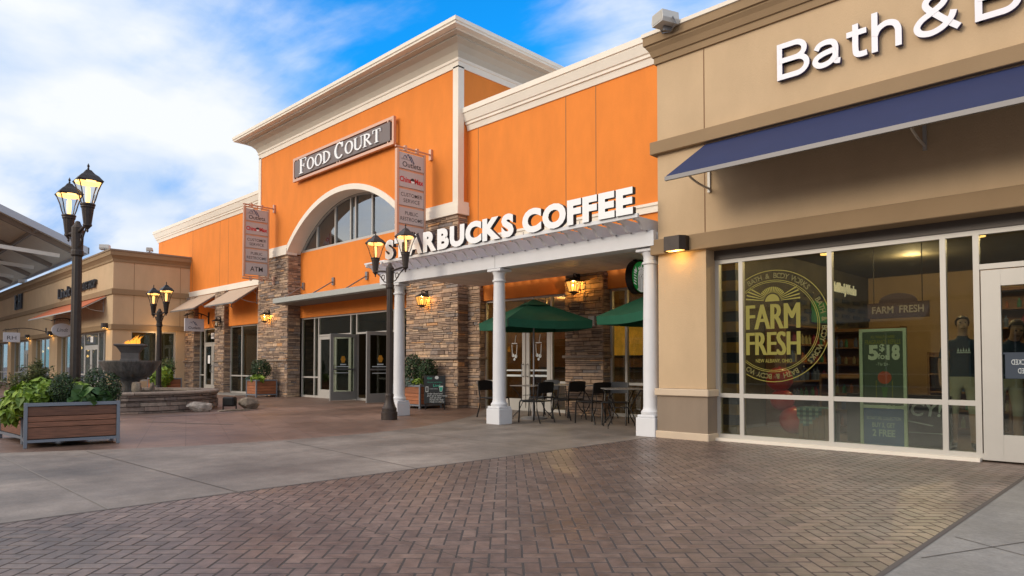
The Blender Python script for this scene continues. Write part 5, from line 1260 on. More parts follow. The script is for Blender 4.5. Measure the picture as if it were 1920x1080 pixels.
for k in range(n):
    a0, a1 = 2 * math.pi * k / n + .002, 2 * math.pi * (k + 1) / n - .002; vs = []
    for i in range(4):
        q = a0 + (a1 - a0) * i / 3; ro = Rb + .07 + rnd.uniform(-.012, .012)
        for r, z in ((Rb - .36, .44), (ro, .442), (ro + .005, .475), (ro - .02, .505), (Rb - .36, .505)): vs.append((FC_X + r * math.cos(q), FC_Y + r * math.sin(q), z))
    fs_ = [tuple(range(5)), tuple(15 + j for j in (4, 3, 2, 1, 0))]
    for i in range(3):
        for j in range(5): fs_.append((i * 5 + j, i * 5 + (j + 1) % 5, i * 5 + 5 + (j + 1) % 5, i * 5 + 5 + j))
    t.add(vs, fs_)
t.build('basin_coping', M['cap_stone'], ft)
wm = mat('fountain_water', (0.02, 0.03, 0.035), .06, bump=.5, bscale=9); 
MB().quad([(FC_X + (Rb - .33) * math.cos(a * math.pi / 32), FC_Y + (Rb - .33) * math.sin(a * math.pi / 32), .40) for a in range(64)]).build('water', wm, ft, recalc=False)
t = MB(); t.lathe([(.17, .05), (.165, .50), (.19, .66), (.24, .76), (.36, .81), (.50, .90), (.615, 1.04), (.68, 1.16), (.71, 1.215), (.72, 1.24), (.715, 1.268), (.66, 1.268), (.60, 1.22), (.0, 1.18)], FC_X, FC_Y, 48, cap=False); t.build('bowl', M['bowl'], ft, smooth=True)
MB().lathe([(.0, 1.258), (.67, 1.258)], FC_X, FC_Y, 40, cap=False).build('bowl_water', wm, ft, recalc=False)
t = MB(); tf45 = turned(FC_X, FC_Y, AR45 + R(24))
def sqr(r, z): return [(a * r, b * r, z) for a, b in ((-1, -1), (1, -1), (1, 1), (-1, 1))]
t.tf = tf45; LV = [sqr(.22, 1.18), sqr(.22, 1.30), sqr(.205, 1.31), sqr(.205, 1.47), sqr(.22, 1.49), sqr(.25, 1.55), sqr(.30, 1.62), sqr(.34, 1.645), sqr(.355, 1.655), sqr(.355, 1.69), sqr(.30, 1.70)]
for a, b in zip(LV[:-1], LV[1:]):
    for i in range(4): t.add([a[i], a[(i + 1) % 4], b[(i + 1) % 4], b[i]], [(0, 1, 2, 3)])
t.add(LV[-1], [(0, 1, 2, 3)]); t.build('fire_pedestal', M['caststone'], ft)
def boulder(mb, c, rad, seed, n=2, sq=.25):
    rnd = random.Random(seed); bm = bmesh.new(); bmesh.ops.create_icosphere(bm, subdivisions=n + 1, radius=1)
    ks = [(rv(rnd), rnd.uniform(.45, .85)) for _ in range(14)]
    for v in bm.verts:
        d = v.co.normalized()
        for p, h in ks:
            e = v.co.dot(p)
            if e > h: v.co -= p * (e - h) * .85
        v.co += rv(rnd) * .04
    bm.verts.index_update(); mb.add([(c[0] + v.co.x * rad[0], c[1] + v.co.y * rad[1], c[2] + v.co.z * rad[2]) for v in bm.verts], [[v.index for v in f.verts] for f in bm.faces]); bm.free(); return mb
for k, (lat, dep, r, h) in enumerate(((-.72, -.28, .17, .20), (-.42, -.48, .18, .28), (.02, -.62, .21, .29), (.42, -.48, .17, .27), (.68, -.2, .11, .22), (-.2, .6, .22, .22))):
    c = (FC_X + .712 * lat - .702 * dep, FC_Y + .702 * lat + .712 * dep, .56)
    boulder(MB(), c, (r, r * .8, h), 50 + k).build('rock', M['rock'], ft, smooth=True)
# falling water
fw = bpy.data.materials.new('falling_water'); fw.use_nodes = True; nt = fw.node_tree
for q in list(nt.nodes): nt.nodes.remove(q)
o_ = nt.nodes.new('ShaderNodeOutputMaterial'); t_ = nt.nodes.new('ShaderNodeBsdfTransparent'); d_ = nt.nodes.new('ShaderNodeBsdfDiffuse'); d_.inputs[0].default_value = (.62, .58, .56, 1); x_ = nt.nodes.new('ShaderNodeMixShader')
c_ = nt.nodes.new('ShaderNodeTexCoord'); m_ = nt.nodes.new('ShaderNodeMapping'); m_.inputs['Scale'].default_value = (9, 9, .35); n_ = nt.nodes.new('ShaderNodeTexNoise'); n_.inputs['Scale'].default_value = 2.2; n_.inputs['Detail'].default_value = 4
r_ = nt.nodes.new('ShaderNodeMapRange'); r_.inputs[1].default_value = .45; r_.inputs[2].default_value = .80; r_.inputs[3].default_value = .0; r_.inputs[4].default_value = .06
for a, b in ((c_.outputs['Object'], m_.inputs[0]), (m_.outputs[0], n_.inputs['Vector']), (n_.outputs['Fac'], r_.inputs[0]), (r_.outputs[0], x_.inputs[0]), (t_.outputs[0], x_.inputs[1]), (d_.outputs[0], x_.inputs[2]), (x_.outputs[0], o_.inputs[0])): nt.links.new(a, b)
MB().lathe([(.72, 1.25), (.745, 1.20), (.76, .95), (.77, .65), (.77, .40)], FC_X, FC_Y, 56, cap=False).build('falling_water', fw, ft, recalc=False, smooth='all')
fl = bpy.data.materials.new('flame'); fl.use_nodes = True; nt = fl.node_tree
for q in list(nt.nodes): nt.nodes.remove(q)
o_ = nt.nodes.new('ShaderNodeOutputMaterial'); t_ = nt.nodes.new('ShaderNodeBsdfTransparent'); e_ = nt.nodes.new('ShaderNodeEmission'); x_ = nt.nodes.new('ShaderNodeMixShader'); l_ = nt.nodes.new('ShaderNodeLayerWeight'); l_.inputs[0].default_value = .45
r_ = nt.nodes.new('ShaderNodeValToRGB'); r_.color_ramp.elements[0].color = (1, .42, .05, 1); r_.color_ramp.elements[1].color = (.9, .10, .01, 1); e_.inputs[1].default_value = 1.9
f_ = nt.nodes.new('ShaderNodeMapRange'); f_.inputs[1].default_value = .1; f_.inputs[2].default_value = .9; f_.inputs[3].default_value = .62; f_.inputs[4].default_value = .05
for a, b in ((l_.outputs['Facing'], r_.inputs[0]), (r_.outputs[0], e_.inputs[0]), (l_.outputs['Facing'], f_.inputs[0]), (f_.outputs[0], x_.inputs[0]), (t_.outputs[0], x_.inputs[1]), (e_.outputs[0], x_.inputs[2]), (x_.outputs[0], o_.inputs[0])): nt.links.new(a, b)
t = MB(); rnd = random.Random(9)
for k in range(26):
    lat = rnd.uniform(-.13, .24); dep = rnd.uniform(-.14, .14); h = .05 + .21 * math.exp(-((lat - .17) / .10) ** 2) * rnd.uniform(.35, 1) + rnd.uniform(0, .07); x, y = FC_X + .712 * lat - .702 * dep, FC_Y + .702 * lat + .712 * dep; ln_ = rnd.uniform(.02, .12); wv = rnd.uniform(0, 6); am_ = rnd.uniform(.008, .022)
    pts = [(x + .712 * (ln_ * q * q + am_ * math.sin(wv + q * 7)), y + .702 * (ln_ * q * q + am_ * math.sin(wv + q * 7)), 1.69 + h * q) for q in (0, .15, .3, .45, .6, .75, .9, 1)]
    vs = []; w0 = rnd.uniform(.5, 1.0)
    for (a, b, c), r in zip(pts, (.018, .034, .036, .030, .022, .015, .008, .001)): vs.append([(a + r * w0 * math.cos(i * math.pi / 4), b + r * w0 * math.sin(i * math.pi / 4), c) for i in range(8)])
    t.add([p for v in vs for p in v], [(k_ * 8 + i, k_ * 8 + (i + 1) % 8, k_ * 8 + 8 + (i + 1) % 8, k_ * 8 + 8 + i) for k_ in range(7) for i in range(8)])
t.build('flame', fl, ft, smooth='all'); point('fire_light', (0, 0, 1.95), 14, ft, (1, .42, .08), .02)
tag(boulder(MB(), (-17.28, 6.62, .11), (.19, .36, .17), 91, 3).build('boulder', M['rock_pale'], None, smooth=True, loc=(-17.28, 6.62, 0)), 'pale white boulder lying against the fountain basin', 'rock', 'loose rocks')
tag(boulder(MB(), (-17.55, 7.95, .13), (.22, .28, .19), 92, 3).build('boulder', M['rock'], None, smooth=True, loc=(-17.55, 7.95, 0)), 'brown boulder beside the black floodlight', 'rock', 'loose rocks')
tag(boulder(MB(), (-17.05, 7.3, .02), (.14, .5, .04), 93, 3).build('flat_stone', M['rock'], None, smooth=True, loc=(-17.05, 7.3, 0)), 'low flat edging stone in front of the floodlight', 'rock', 'loose rocks')
gl_ = empty('ground_floodlight', (-17.45, 7.42, 0), 'small black floodlight on the ground between two boulders', 'spotlight')
t = MB(turned(-17.45, 7.42, R(40))); t.bev(-.15, .15, -.11, .11, .10, .34, .03); t.build('housing', M['black'], gl_)
t = MB(turned(-17.45, 7.42, R(40))); t.box(-.18, -.165, -.02, .02, 0, .25); t.box(.165, .18, -.02, .02, 0, .25); t.box(-.18, .18, -.03, .03, 0, .012); t.build('yoke', M['black'], gl_)
# ------------------------------------------------------------------ chalkboard
ab = empty('chalkboard_sign', (-13.82, 11.18, 0), 'black A frame chalkboard with green and white writing against the stone pier', 'sign')
f = turned(-13.82, 11.18, R(47)); t = MB(f); t.bev(-.275, .275, -.012, .012, .16, .88, .004); bd = t.build('board', M['chalkboard'], ab)
for u in (-.255, .235): q = MB(f); q.box(u, u + .02, -.011, .01, 0, .16); q.build('leg', M['black'], ab); q = MB(f); q.add([(u, -.30, 0), (u + .02, -.30, 0), (u + .02, -.03, .85), (u, -.03, .85), (u, -.32, 0), (u + .02, -.32, 0), (u + .02, -.05, .85), (u, -.05, .85)], [(0, 1, 2, 3), (4, 5, 6, 7), (0, 1, 5, 4), (2, 3, 7, 6), (0, 3, 7, 4), (1, 2, 6, 5)]); q.build('leg', M['black'], ab)
q = MB(f); o = .0135
q.text('Get', -.20, .79, .085, o, shear=.2, bold=.01, mi=0); q.text('the new iced drink is', -.19, .70, .045, o, mi=0); q.text('Live!', -.04, .595, .10, o, bold=.015, mi=0)
q.prism([(.05 + .05 * math.cos(i * .4), .83 + .042 * math.sin(i * .4)) for i in range(16)], 'o', .012, o, 1)
q.box(-.235, -.165, .012, o, .46, .60, 1); q.box(-.222, -.178, .0135, .0142, .475, .585, 2); q.prism([(.13, .47), (.19, .47), (.215, .62), (.105, .62)], 'o', .012, o, 1); q.prism([(.137, .48), (.183, .48), (.203, .585), (.117, .585)], 'o', .0135, .0142, 0)
for k in range(6): q.box(-.13 + k * .036, -.112 + k * .036, .012, o, .535, .548, 1)
for k, s_ in enumerate(('order ahead and', 'pick up in store today', 'just ask your', 'barista for help', 'ready in a hurry')): q.text(s_, -.19 + (.06 if k > 1 else 0), .40 - k * .052, .058, o, shear=.15, bold=.006, mi=1)
q.build('writing', [M['chalk_green'], M['chalk_white'], M['chalkboard']], bd, recalc=False)
# ------------------------------------------------------------------ patio furniture
def umbrella(cx, cy, rot, label, top=2.53, rim=2.07, side_=1.86):
    root = empty('patio_umbrella', (cx, cy, 0), label, 'umbrella', 'green patio umbrellas'); hd = side_ / math.sqrt(2)
    cor = [(cx + hd * math.cos(rot + k * math.pi / 2), cy + hd * math.sin(rot + k * math.pi / 2)) for k in range(4)]
    t = MB(); N = 8
    for k in range(4):
        a, b = cor[k], cor[(k + 1) % 4]
        for i in range(N):
            for j in range(N):
                def pt(r, s):
                    x = a[0] + (b[0] - a[0]) * s; y = a[1] + (b[1] - a[1]) * s; sag = .035 * math.sin(math.pi * r) * (math.sin(math.pi * s) ** .7) + .05 * r * math.sin(math.pi * s)
                    return (cx + (x - cx) * r * (1 - .05 * r * math.sin(math.pi * s)), cy + (y - cy) * r * (1 - .05 * r * math.sin(math.pi * s)), top - (top - rim) * (.93 * r + .07 * r * r) - sag * .6)
                t.add([pt(i / N, j / N), pt((i + 1) / N, j / N), pt((i + 1) / N, (j + 1) / N), pt(i / N, (j + 1) / N)], [(0, 1, 2, 3)] if i else [(0, 1, 2)] if False else [(0, 1, 2, 3)])
        for j in range(N):
            def vl(s, d):
                p = (a[0] + (b[0] - a[0]) * s, a[1] + (b[1] - a[1]) * s); w_ = 1 - .05 * math.sin(math.pi * s); e = 1 - .012 * d / .16
                return (cx + (p[0] - cx) * w_ * e, cy + (p[1] - cy) * w_ * e, rim - .05 * math.sin(math.pi * s) * .6 - d - (.012 * math.sin(s * 25) if d else 0))
            t.add([vl(j / N, 0), vl((j + 1) / N, 0), vl((j + 1) / N, .16), vl(j / N, .16)], [(0, 1, 2, 3)])
    bm = bmesh.new(); vs = [bm.verts.new(p) for p in t.v]
    for f_ in t.f:
        try: bm.faces.new([vs[i] for i in f_])
        except Exception: pass
    bmesh.ops.remove_doubles(bm, verts=bm.verts, dist=.0005); bm.verts.index_update()
    t = MB(); t.add([tuple(v.co) for v in bm.verts], [[v.index for v in f_.verts] for f_ in bm.faces]); bm.free()
    t.build('canopy', M['green_canvas'], root, smooth=True)
    t = MB(); k4 = [(cx + hd * .30 * math.cos(rot + k * math.pi / 2), cy + hd * .30 * math.sin(rot + k * math.pi / 2), top - .30 * (top - rim) + .02) for k in range(4)]
    for k in range(4): t.add([(cx, cy, top + .03), k4[k], k4[(k + 1) % 4]], [(0, 1, 2)])
    t.build('vent', M['green_canvas'], root)
    t = MB(); t.lathe([(.019, .06), (.019, top)], cx, cy, 12); t.lathe([(.0, top + .02), (.022, top + .03), (.022, top + .06), (0, top + .08)], cx, cy, 10, cap=False); t.build('pole', M['gunmetal'], root, smooth=True)
    t = MB(); t.lathe([(.28, 0), (.285, .025), (.26, .04), (.06, .055), (.035, .08), (.03, .30)], cx, cy, 30); t.build('base', mat('umbrella_base', (.34, .34, .35), .35, metal=.6), root, smooth=True)
    for k in range(4):
        t = MB(); t.tube([(cx, cy, top - .08), (cor[k][0] * .985 + cx * .015, cor[k][1] * .985 + cy * .015, rim - .012)], .009, 5); t.build('rib', M['black'], root)
umbrella(-9.95, 10.75, AR45 + math.atan2(-.54, 1.2), 'green patio umbrella standing between the middle column and the stone pier')
umbrella(-6.85, 10.96, AR45 + math.atan2(-.54, 1.2), 'green patio umbrella mostly hidden behind the right column', top=2.56, rim=2.08)
def chair_proto(label):
    root = empty('patio_chair', (0, 0, 0), label, 'chair', 'black metal patio chairs'); w_, d_ = .225, .22
    t = MB(); n = 8; prof_ = [(-d_ + 2 * d_ * i / n, .435 + .012 * math.cos(i / n * math.pi * 2) - (.0 if i < n else .01)) for i in range(n + 1)]
    t.prism([(b, z) for b, z in prof_] + [(b, z - .018) for b, z in reversed(prof_)], 'u', -w_ + .012, w_ - .012); t.build('seat', M['black'], root)
    t = MB()
    for i in range(8):
        a0, a1 = -1 + i / 4, -1 + (i + 1) / 4; c = lambda a: .018 * (1 - a * a)
        for z0, z1 in ((.60, .80),):
            lean = lambda z: d_ + (z - .43) * .16
            t.add([(a0 * (w_ - .01), lean(z0) + c(a0), z0 - .01 + .0), (a1 * (w_ - .01), lean(z0) + c(a1), z0 - .01), (a1 * (w_ - .01), lean(z1) + c(a1), z1 + .012 * (1 - a1 * a1)), (a0 * (w_ - .01), lean(z1) + c(a0), z1 + .012 * (1 - a0 * a0)),
                   (a0 * (w_ - .01), lean(z0) + c(a0) + .012, z0 - .01), (a1 * (w_ - .01), lean(z0) + c(a1) + .012, z0 - .01), (a1 * (w_ - .01), lean(z1) + c(a1) + .012, z1 + .012 * (1 - a1 * a1)), (a0 * (w_ - .01), lean(z1) + c(a0) + .012, z1 + .012 * (1 - a0 * a0))],
                  [(0, 1, 2, 3), (7, 6, 5, 4), (0, 1, 5, 4), (2, 3, 7, 6)] + ([(0, 3, 7, 4)] if i == 0 else []) + ([(1, 2, 6, 5)] if i == 7 else []))
    t.build('backrest', M['black'], root)
    for sx in (-1, 1):
        t = MB(); t.tube([(sx * w_, d_ + .09, 0), (sx * w_, d_ + .01, .25), (sx * w_, d_, .43), (sx * w_, d_ + .03, .58), (sx * w_, d_ + .06, .79)], .0145, 8); t.build('leg', M['black'], root, smooth=True)
        t = MB(); t.tube([(sx * w_, -d_ - .03, 0), (sx * w_, -d_ - .005, .40), (sx * w_, -d_ + .02, .428)], .0145, 8); t.build('leg', M['black'], root, smooth=True)
    t = MB()
    for sx in (-1, 1): t.tube([(sx * w_, -d_ + .01, .428), (sx * w_, d_, .428)], .012, 6)
    t.tube([(-w_, -d_, .426), (w_, -d_, .426)], .012, 6); t.tube([(-w_, d_, .426), (w_, d_, .426)], .012, 6); t.build('seat_frame', M['black'], root, smooth=True)
    return root
# local -y is the way a chair faces
spots = [((-9.30, 10.10), R(-88), 'black patio chair in front of the umbrella pole, back to the right'), ((-9.33, 11.15), R(-96), 'black patio chair left of the stone pier, back turned to the pier'), ((-8.34, 10.70), R(-98), 'black patio chair in the middle foreground right of the umbrella'),
         ((-7.86, 10.80), R(30), 'black patio chair tucked behind the small table near the right column'), ((-7.45, 11.65), R(20), 'black patio chair farthest back by the right window'), ((-10.30, 11.45), R(0), 'black patio chair behind the umbrella table facing out'),
         ((-10.85, 10.45), R(95), 'black patio chair half hidden behind the middle column'), ((-6.75, 11.2), R(-70), 'black patio chair mostly hidden behind the right column')]
ch = None
for (x, y), a, lb in spots:
    if ch is None: ch = chair_proto(lb); ch.location = (x, y, .004); ch.rotation_euler = (0, 0, a)
    else: copy_tree(ch, None, lb, (x, y, .004), a)
def table_proto(label):
    root = empty('patio_table', (0, 0, 0), label, 'table', 'square metal patio tables')
    t = MB(); t.bev(-.34, .34, -.34, .34, .695, .715, .006); t.build('tabletop', mat('table_top_grey', (.24, .22, .20), .40, metal=.3), root)
    for sx in (-1, 1):
        for sy in (-1, 1):
            t = MB(); t.tube([(sx * .30, sy * .30, .69), (sx * .20, sy * .20, .52), (sx * .14, sy * .14, .36), (sx * .20, sy * .20, .18), (sx * .29, sy * .29, .05), (sx * .29, sy * .29, 0)], .011, 6); t.build('leg', M['black'], root, smooth=True)
    t = MB(); t.tube([(-.14, -.14, .36), (.14, .14, .36)], .009, 6); t.tube([(-.14, .14, .36), (.14, -.14, .36)], .009, 6); t.tube([(-.14, -.14, .50), (-.14, .14, .50)], .007, 6); t.build('stretcher', M['black'], root, smooth=True)
    return root
tb = None
for (x, y), a, lb in (((-9.97, 10.72), R(4), 'square patio table under the green umbrella'), ((-9.75, 11.62), R(0), 'square patio table against the double doors'), ((-9.0, 11.80), R(10), 'square patio table beside the pier foot'), ((-7.40, 10.36), R(45), 'square patio table nearest the right column')):
    if tb is None: tb = table_proto(lb); tb.location = (x, y, .004); tb.rotation_euler = (0, 0, a)
    else: copy_tree(tb, None, lb, (x, y, .004), a)
wbx = MB(front(12.26)); wbx.bev(-9.62, -9.44, 0, .07, 2.02, 2.25, .012); tag(wbx.build('wall_box', mat('box_grey', (.42, .40, .38), .5), None, loc=(-9.53, 12.26, 2.1)), 'small white speaker box on the patio stone pier', 'speaker')
# ------------------------------------------------------------------ inside the right shop
MB()
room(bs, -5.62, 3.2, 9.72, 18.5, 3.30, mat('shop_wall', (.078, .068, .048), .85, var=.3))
W_ = lambda Y: front(Y)
# window decal, cut off by the left edge of its pane
dc = empty('window_decal', (-4.23, 9.62, 1.7), 'round yellow FARM FRESH decal on the large shop window', 'decal')
dx, dz, dr = -4.235, 1.70, .80; do = -.003; d = front(9.62)
LIM = -4.655
t = MB(d)
def arcband(r0, r1, o):
    n = 120
    for i in range(n):
        a0, a1 = 2 * math.pi * i / n, 2 * math.pi * (i + 1) / n
        P = [(dx + r * math.cos(a), dz + r * math.sin(a)) for r, a in ((r0, a0), (r1, a0), (r1, a1), (r0, a1))]
        if min(p[0] for p in P) > LIM and max(p[0] for p in P) < -3.465: t.quad([(p[0], o, p[1]) for p in P])
arcband(.795, .806, do); arcband(.655, .663, do); arcband(.632, .640, do); ring_mb = MB(d)
words = 'BATH & BODY WORKS \u00b7 ' * 4
n = len(words)
for i, c in enumerate(words):
    a = R(118) - i * 2 * math.pi / n; rr0 = .69
    if c == ' ': continue
    x, z = dx + rr0 * math.cos(a), dz + rr0 * math.sin(a)
    if x < LIM + .05 or x > -3.51: continue
    v, f_, e_ = text_geo(c, .02, 2); k = .105; w0 = (min(p[0] for p in v) + max(p[0] for p in v)) / 2
    b = a - math.pi / 2; P = []
    for p in v:
        q0, q1 = (p[0] - w0) * k * .92, p[1] * k; P.append((x + q0 * math.cos(b) - q1 * math.sin(b), do, z + q0 * math.sin(b) + q1 * math.cos(b)))
    ring_mb.add(P, f_)
for s_, z, h, w in (('FARM', 1.66, .52, .80), ('FRESH', 1.285, .48, .80)): [t.text(s_, -4.637 + q * .009, z, h, do + q * .0003, width=w - .027) for q in range(4)]
t.text('NEW ALBANY, OHIO', -4.49, 1.175, .075, do, width=.53, bold=.01)
P = [(dx + .105 * math.cos(R(q)), dz + .355 + .105 * math.sin(R(q))) for q in range(0, 181, 12)]; t.quad([(a, do, b) for a, b in P])
for q in range(4, 180, 8):
    if 84 < q < 96: pass
    r0, r1 = .125, (.21 if q % 16 else .25) if 35 < q < 145 else (.40 if q % 16 else .42)
    c0, s0 = math.cos(R(q)), math.sin(R(q)); w0, w1 = .004, .011
    P = [(dx + c0 * r0 - s0 * w0, dz + .355 + s0 * r0 + c0 * w0), (dx + c0 * r0 + s0 * w0, dz + .355 + s0 * r0 - c0 * w0), (dx + c0 * r1 + s0 * w1, dz + .355 + s0 * r1 - c0 * w1), (dx + c0 * r1 - s0 * w1, dz + .355 + s0 * r1 + c0 * w1)]
    if min(p[0] for p in P) > LIM: t.quad([(a, do, b) for a, b in P])
ring_mb.build('ring_lettering', M['yellow_faint'], dc, recalc=False); t.build('decal_print', M['yellow_decal'], dc, recalc=False)
# free standing sign holder
ss = empty('sign_stand', (-2.92, 10.1, 0), 'poster stand with 5 for $18 above a blue BUY 3 GET 2 FREE poster', 'sign')
f = front(10.1); t = MB(f); fr = mat('stand_frame', (.50, .55, .42), .5)
t.box(-3.22, -3.18, -.02, .02, .03, 1.63); t.box(-2.68, -2.64, -.02, .02, .03, 1.63); t.box(-3.18, -2.68, -.02, .018, 1.59, 1.63); t.box(-3.18, -2.68, -.02, .018, .555, .595); t.box(-3.35, -2.52, -.12, .12, .012, .045); t.build('frame', fr, ss)
t = MB(f); t.box(-3.18, -2.68, -.006, .006, .60, 1.585); p = t.build('upper_poster', mat('poster_dark', (.055, .07, .05), .5), ss)
t = MB(f); o = .0075
t.text('ALL WALLFLOWERS', -2.93, 1.50, .055, o, width=.30, align='c', bold=.02); t.text('FRAGRANCE REFILLS', -2.93, 1.42, .085, o, width=.44, align='c', bold=.02)
t.text('5', -3.11, 1.22, .26, o, bold=.05, mi=1); t.text('$', -2.97, 1.33, .13, o, bold=.03, mi=1); t.text('for', -2.99, 1.22, .11, o, bold=.02, mi=1); t.text('18', -2.88, 1.22, .26, o, bold=.05, mi=1, width=.16); t.text('- 7 for $24 -', -2.93, 1.13, .06, o, width=.16, align='c', mi=1)
t.lathe([(0, 0)], 0, 0, 3) if False else None
t.prism([(-2.91 + .085 * math.cos(R(q)), .97 + .085 * math.sin(R(q))) for q in range(0, 360, 15)], 'o', .006, o, 2); t.prism([(-2.915, 1.04), (-2.905, 1.04), (-2.90, 1.09), (-2.91, 1.09)], 'o', .006, o + .0006, 3)
t.prism([(-2.93, .70), (-2.89, .70), (-2.87, .84), (-2.95, .84)], 'o', .006, o, 3); t.box(-3.02, -3.01, .006, o, .62, .93, 0); t.box(-2.82, -2.81, .006, o, .62, .93, 0)
t.build('lettering', [M['yellow_decal'], mat('poster_white', (.6, .62, .5), .6), mat('poster_red', (.42, .06, .02), .5), M['leaf_mid']], p, recalc=False)
t = MB(f); t.box(-3.18, -2.68, -.006, .006, .05, .55); p = t.build('lower_poster', mat('poster_blue', (.012, .085, .24), .5), ss)
t = MB(f); t.text('SIGNATURE COLLECTION', -2.93, .40, .062, o, width=.42, align='c', bold=.01); t.text('BUY 3, GET', -2.93, .30, .085, o, width=.28, align='c', bold=.02); t.text('2 FREE', -2.93, .18, .125, o, width=.28, align='c', bold=.03); t.build('lettering', mat('poster_pale', (.32, .42, .42), .6), p, recalc=False)
# striped banner, crate, produce, lettered board
bn = MB(front(10.3)); 
for k in range(17): bn.box(-5.33, -5.10, -.06, .06, .02 + k * .165, .02 + (k + 1) * .165 - .001, k % 2)
o_ = bn.build('striped_column', [mat('column_tan', (.30, .20, .055), .7, var=.2), mat('column_navy', (.012, .028, .05), .7)], None, loc=(-5.2, 10.3, 0)); tag(o_, 'tan and navy striped column standing in the narrow corner window', 'display column')
red = mat('red_gloss', (.50, .028, .014), .3); 
for (x, z, r), lb in (((-4.52, .92, .20), 'red ball ornament on top of the display behind the window'), ((-4.30, .30, .22), 'large red ball ornament low beside the wooden crate'), ((-4.48, .60, .18), 'red ball ornament in the middle of the window display')):
    q = MB(); q.lathe([(.0, z - r * .92)] + [(r * math.sin(R(a)), z - r * .95 * math.cos(R(a))) for a in range(15, 170, 12)] + [(.02, z + r * .86), (.02, z + r * 1.0), (0, z + r * 1.0)], x, 10.5, 20, cap=False)
    tag(q.build('ball_ornament', red, None, smooth=True, loc=(x, 10.5, z - r)), lb, 'ornament', 'red ball ornaments')
cr = empty('display_crate', (-3.95, 10.45, 0), 'slatted wooden crate with a checked cloth in the shop window', 'crate'); f = front(10.35)
for k in range(6): q = MB(f); q.bev(-4.17 + k * .076, -4.17 + k * .076 + .066, -.012, .012, .02, .50, .003); q.build('slat', M['room_wood'], cr)
q = MB(f); q.box(-4.16, -3.72, -.4, -.014, .02, .46); q.build('crate_body', M['room_dark'], cr)
q = MB(f); k = 8
for i in range(k):
    for j in range(k):
        if j < k - abs(i - 2.5) * 1.2: q.box(-4.19 + i * .045, -4.19 + (i + 1) * .045, .013, .02, .50 - (j + 1) * .033, .50 - j * .033, (i % 2) + (j % 2))
q.box(-4.19, -3.75, -.3, .02, .50, .51, 1); q.build('checked_cloth', [mat('cloth_pale', (.28, .36, .30), .8), mat('cloth_teal', (.06, .14, .14), .8), mat('cloth_navy', (.012, .03, .045), .8)], cr)
jb = empty('lettered_board', (-2.55, 10.7, 0), 'dark board with hand lettered JUICY! behind the poster stand', 'display board'); f = front(10.7)
q = MB(f); q.box(-3.6, -2.28, -.30, 0, .02, .72); bd = q.build('board', M['room_dark'], jb)
q = MB(f); q.text('JUICY!', -3.10, .44, .26, .002, bold=.02, width=.70, shear=.15); q.prism([(-2.95, .38), (-2.5, .30), (-2.48, .315), (-2.95, .40)], 'o', 0, .002); q.prism([(-2.95, .68), (-2.6, .62), (-2.6, .63), (-2.95, .70)], 'o', 0, .002); q.box(-2.9, -2.3, 0, .002, .20, .21); q.build('lettering', M['chalk_white'], bd, recalc=False)
# wall boards and lit sign
ws = MB(side(-5.60)); ws.text('Bath&BodyWorks', 15.6, 2.80, .30, .012, .02, bold=.03, width=1.7); tag(ws.build('wall_sign', mat('lit_sign', (.8, .75, .6), .5, emit=(1, .86, .6), estr=.45), None, loc=(-5.58, 17, 3)), 'small cream Bath&BodyWorks lettering high on the inside shop wall', 'sign')
fb = empty('hanging_board', (-3.52, 13.0, 2.1), 'dark arched FARM FRESH board hanging inside the shop', 'sign'); f = front(13.0)
q = MB(f); q.prism([(-4.0, 1.95), (-3.05, 1.95), (-3.05, 2.22)] + [(-3.52 + .30 * math.cos(R(a)), 2.22 + .16 * math.sin(R(a))) for a in range(0, 181, 15)] + [(-4.0, 2.22)], 'o', -.02, .02); bd = q.build('board', mat('board_plum', (.045, .028, .045), .7), fb)
MB(f).text('FARM  FRESH', -3.525, 2.04, .17, .022, bold=.02, width=.80, align='c').build('lettering', mat('board_letter', (.30, .28, .26), .7), bd, recalc=False)
q = MB(f); q.tube([(-3.9, 0, 2.2), (-3.9, 0, 3.29)], .008, 5); q.tube([(-3.15, 0, 2.2), (-3.15, 0, 3.29)], .008, 5); q.build('hanger', M['black'], fb)
gp = MB(side(-5.60)); gp.box(14.6, 15.4, 0, .03, 2.05, 2.5); tag(gp.build('wall_poster', mat('green_poster', (.03, .22, .07), .6), None, loc=(-5.6, 15, 2)), 'plain green poster on the inside shop wall', 'poster')
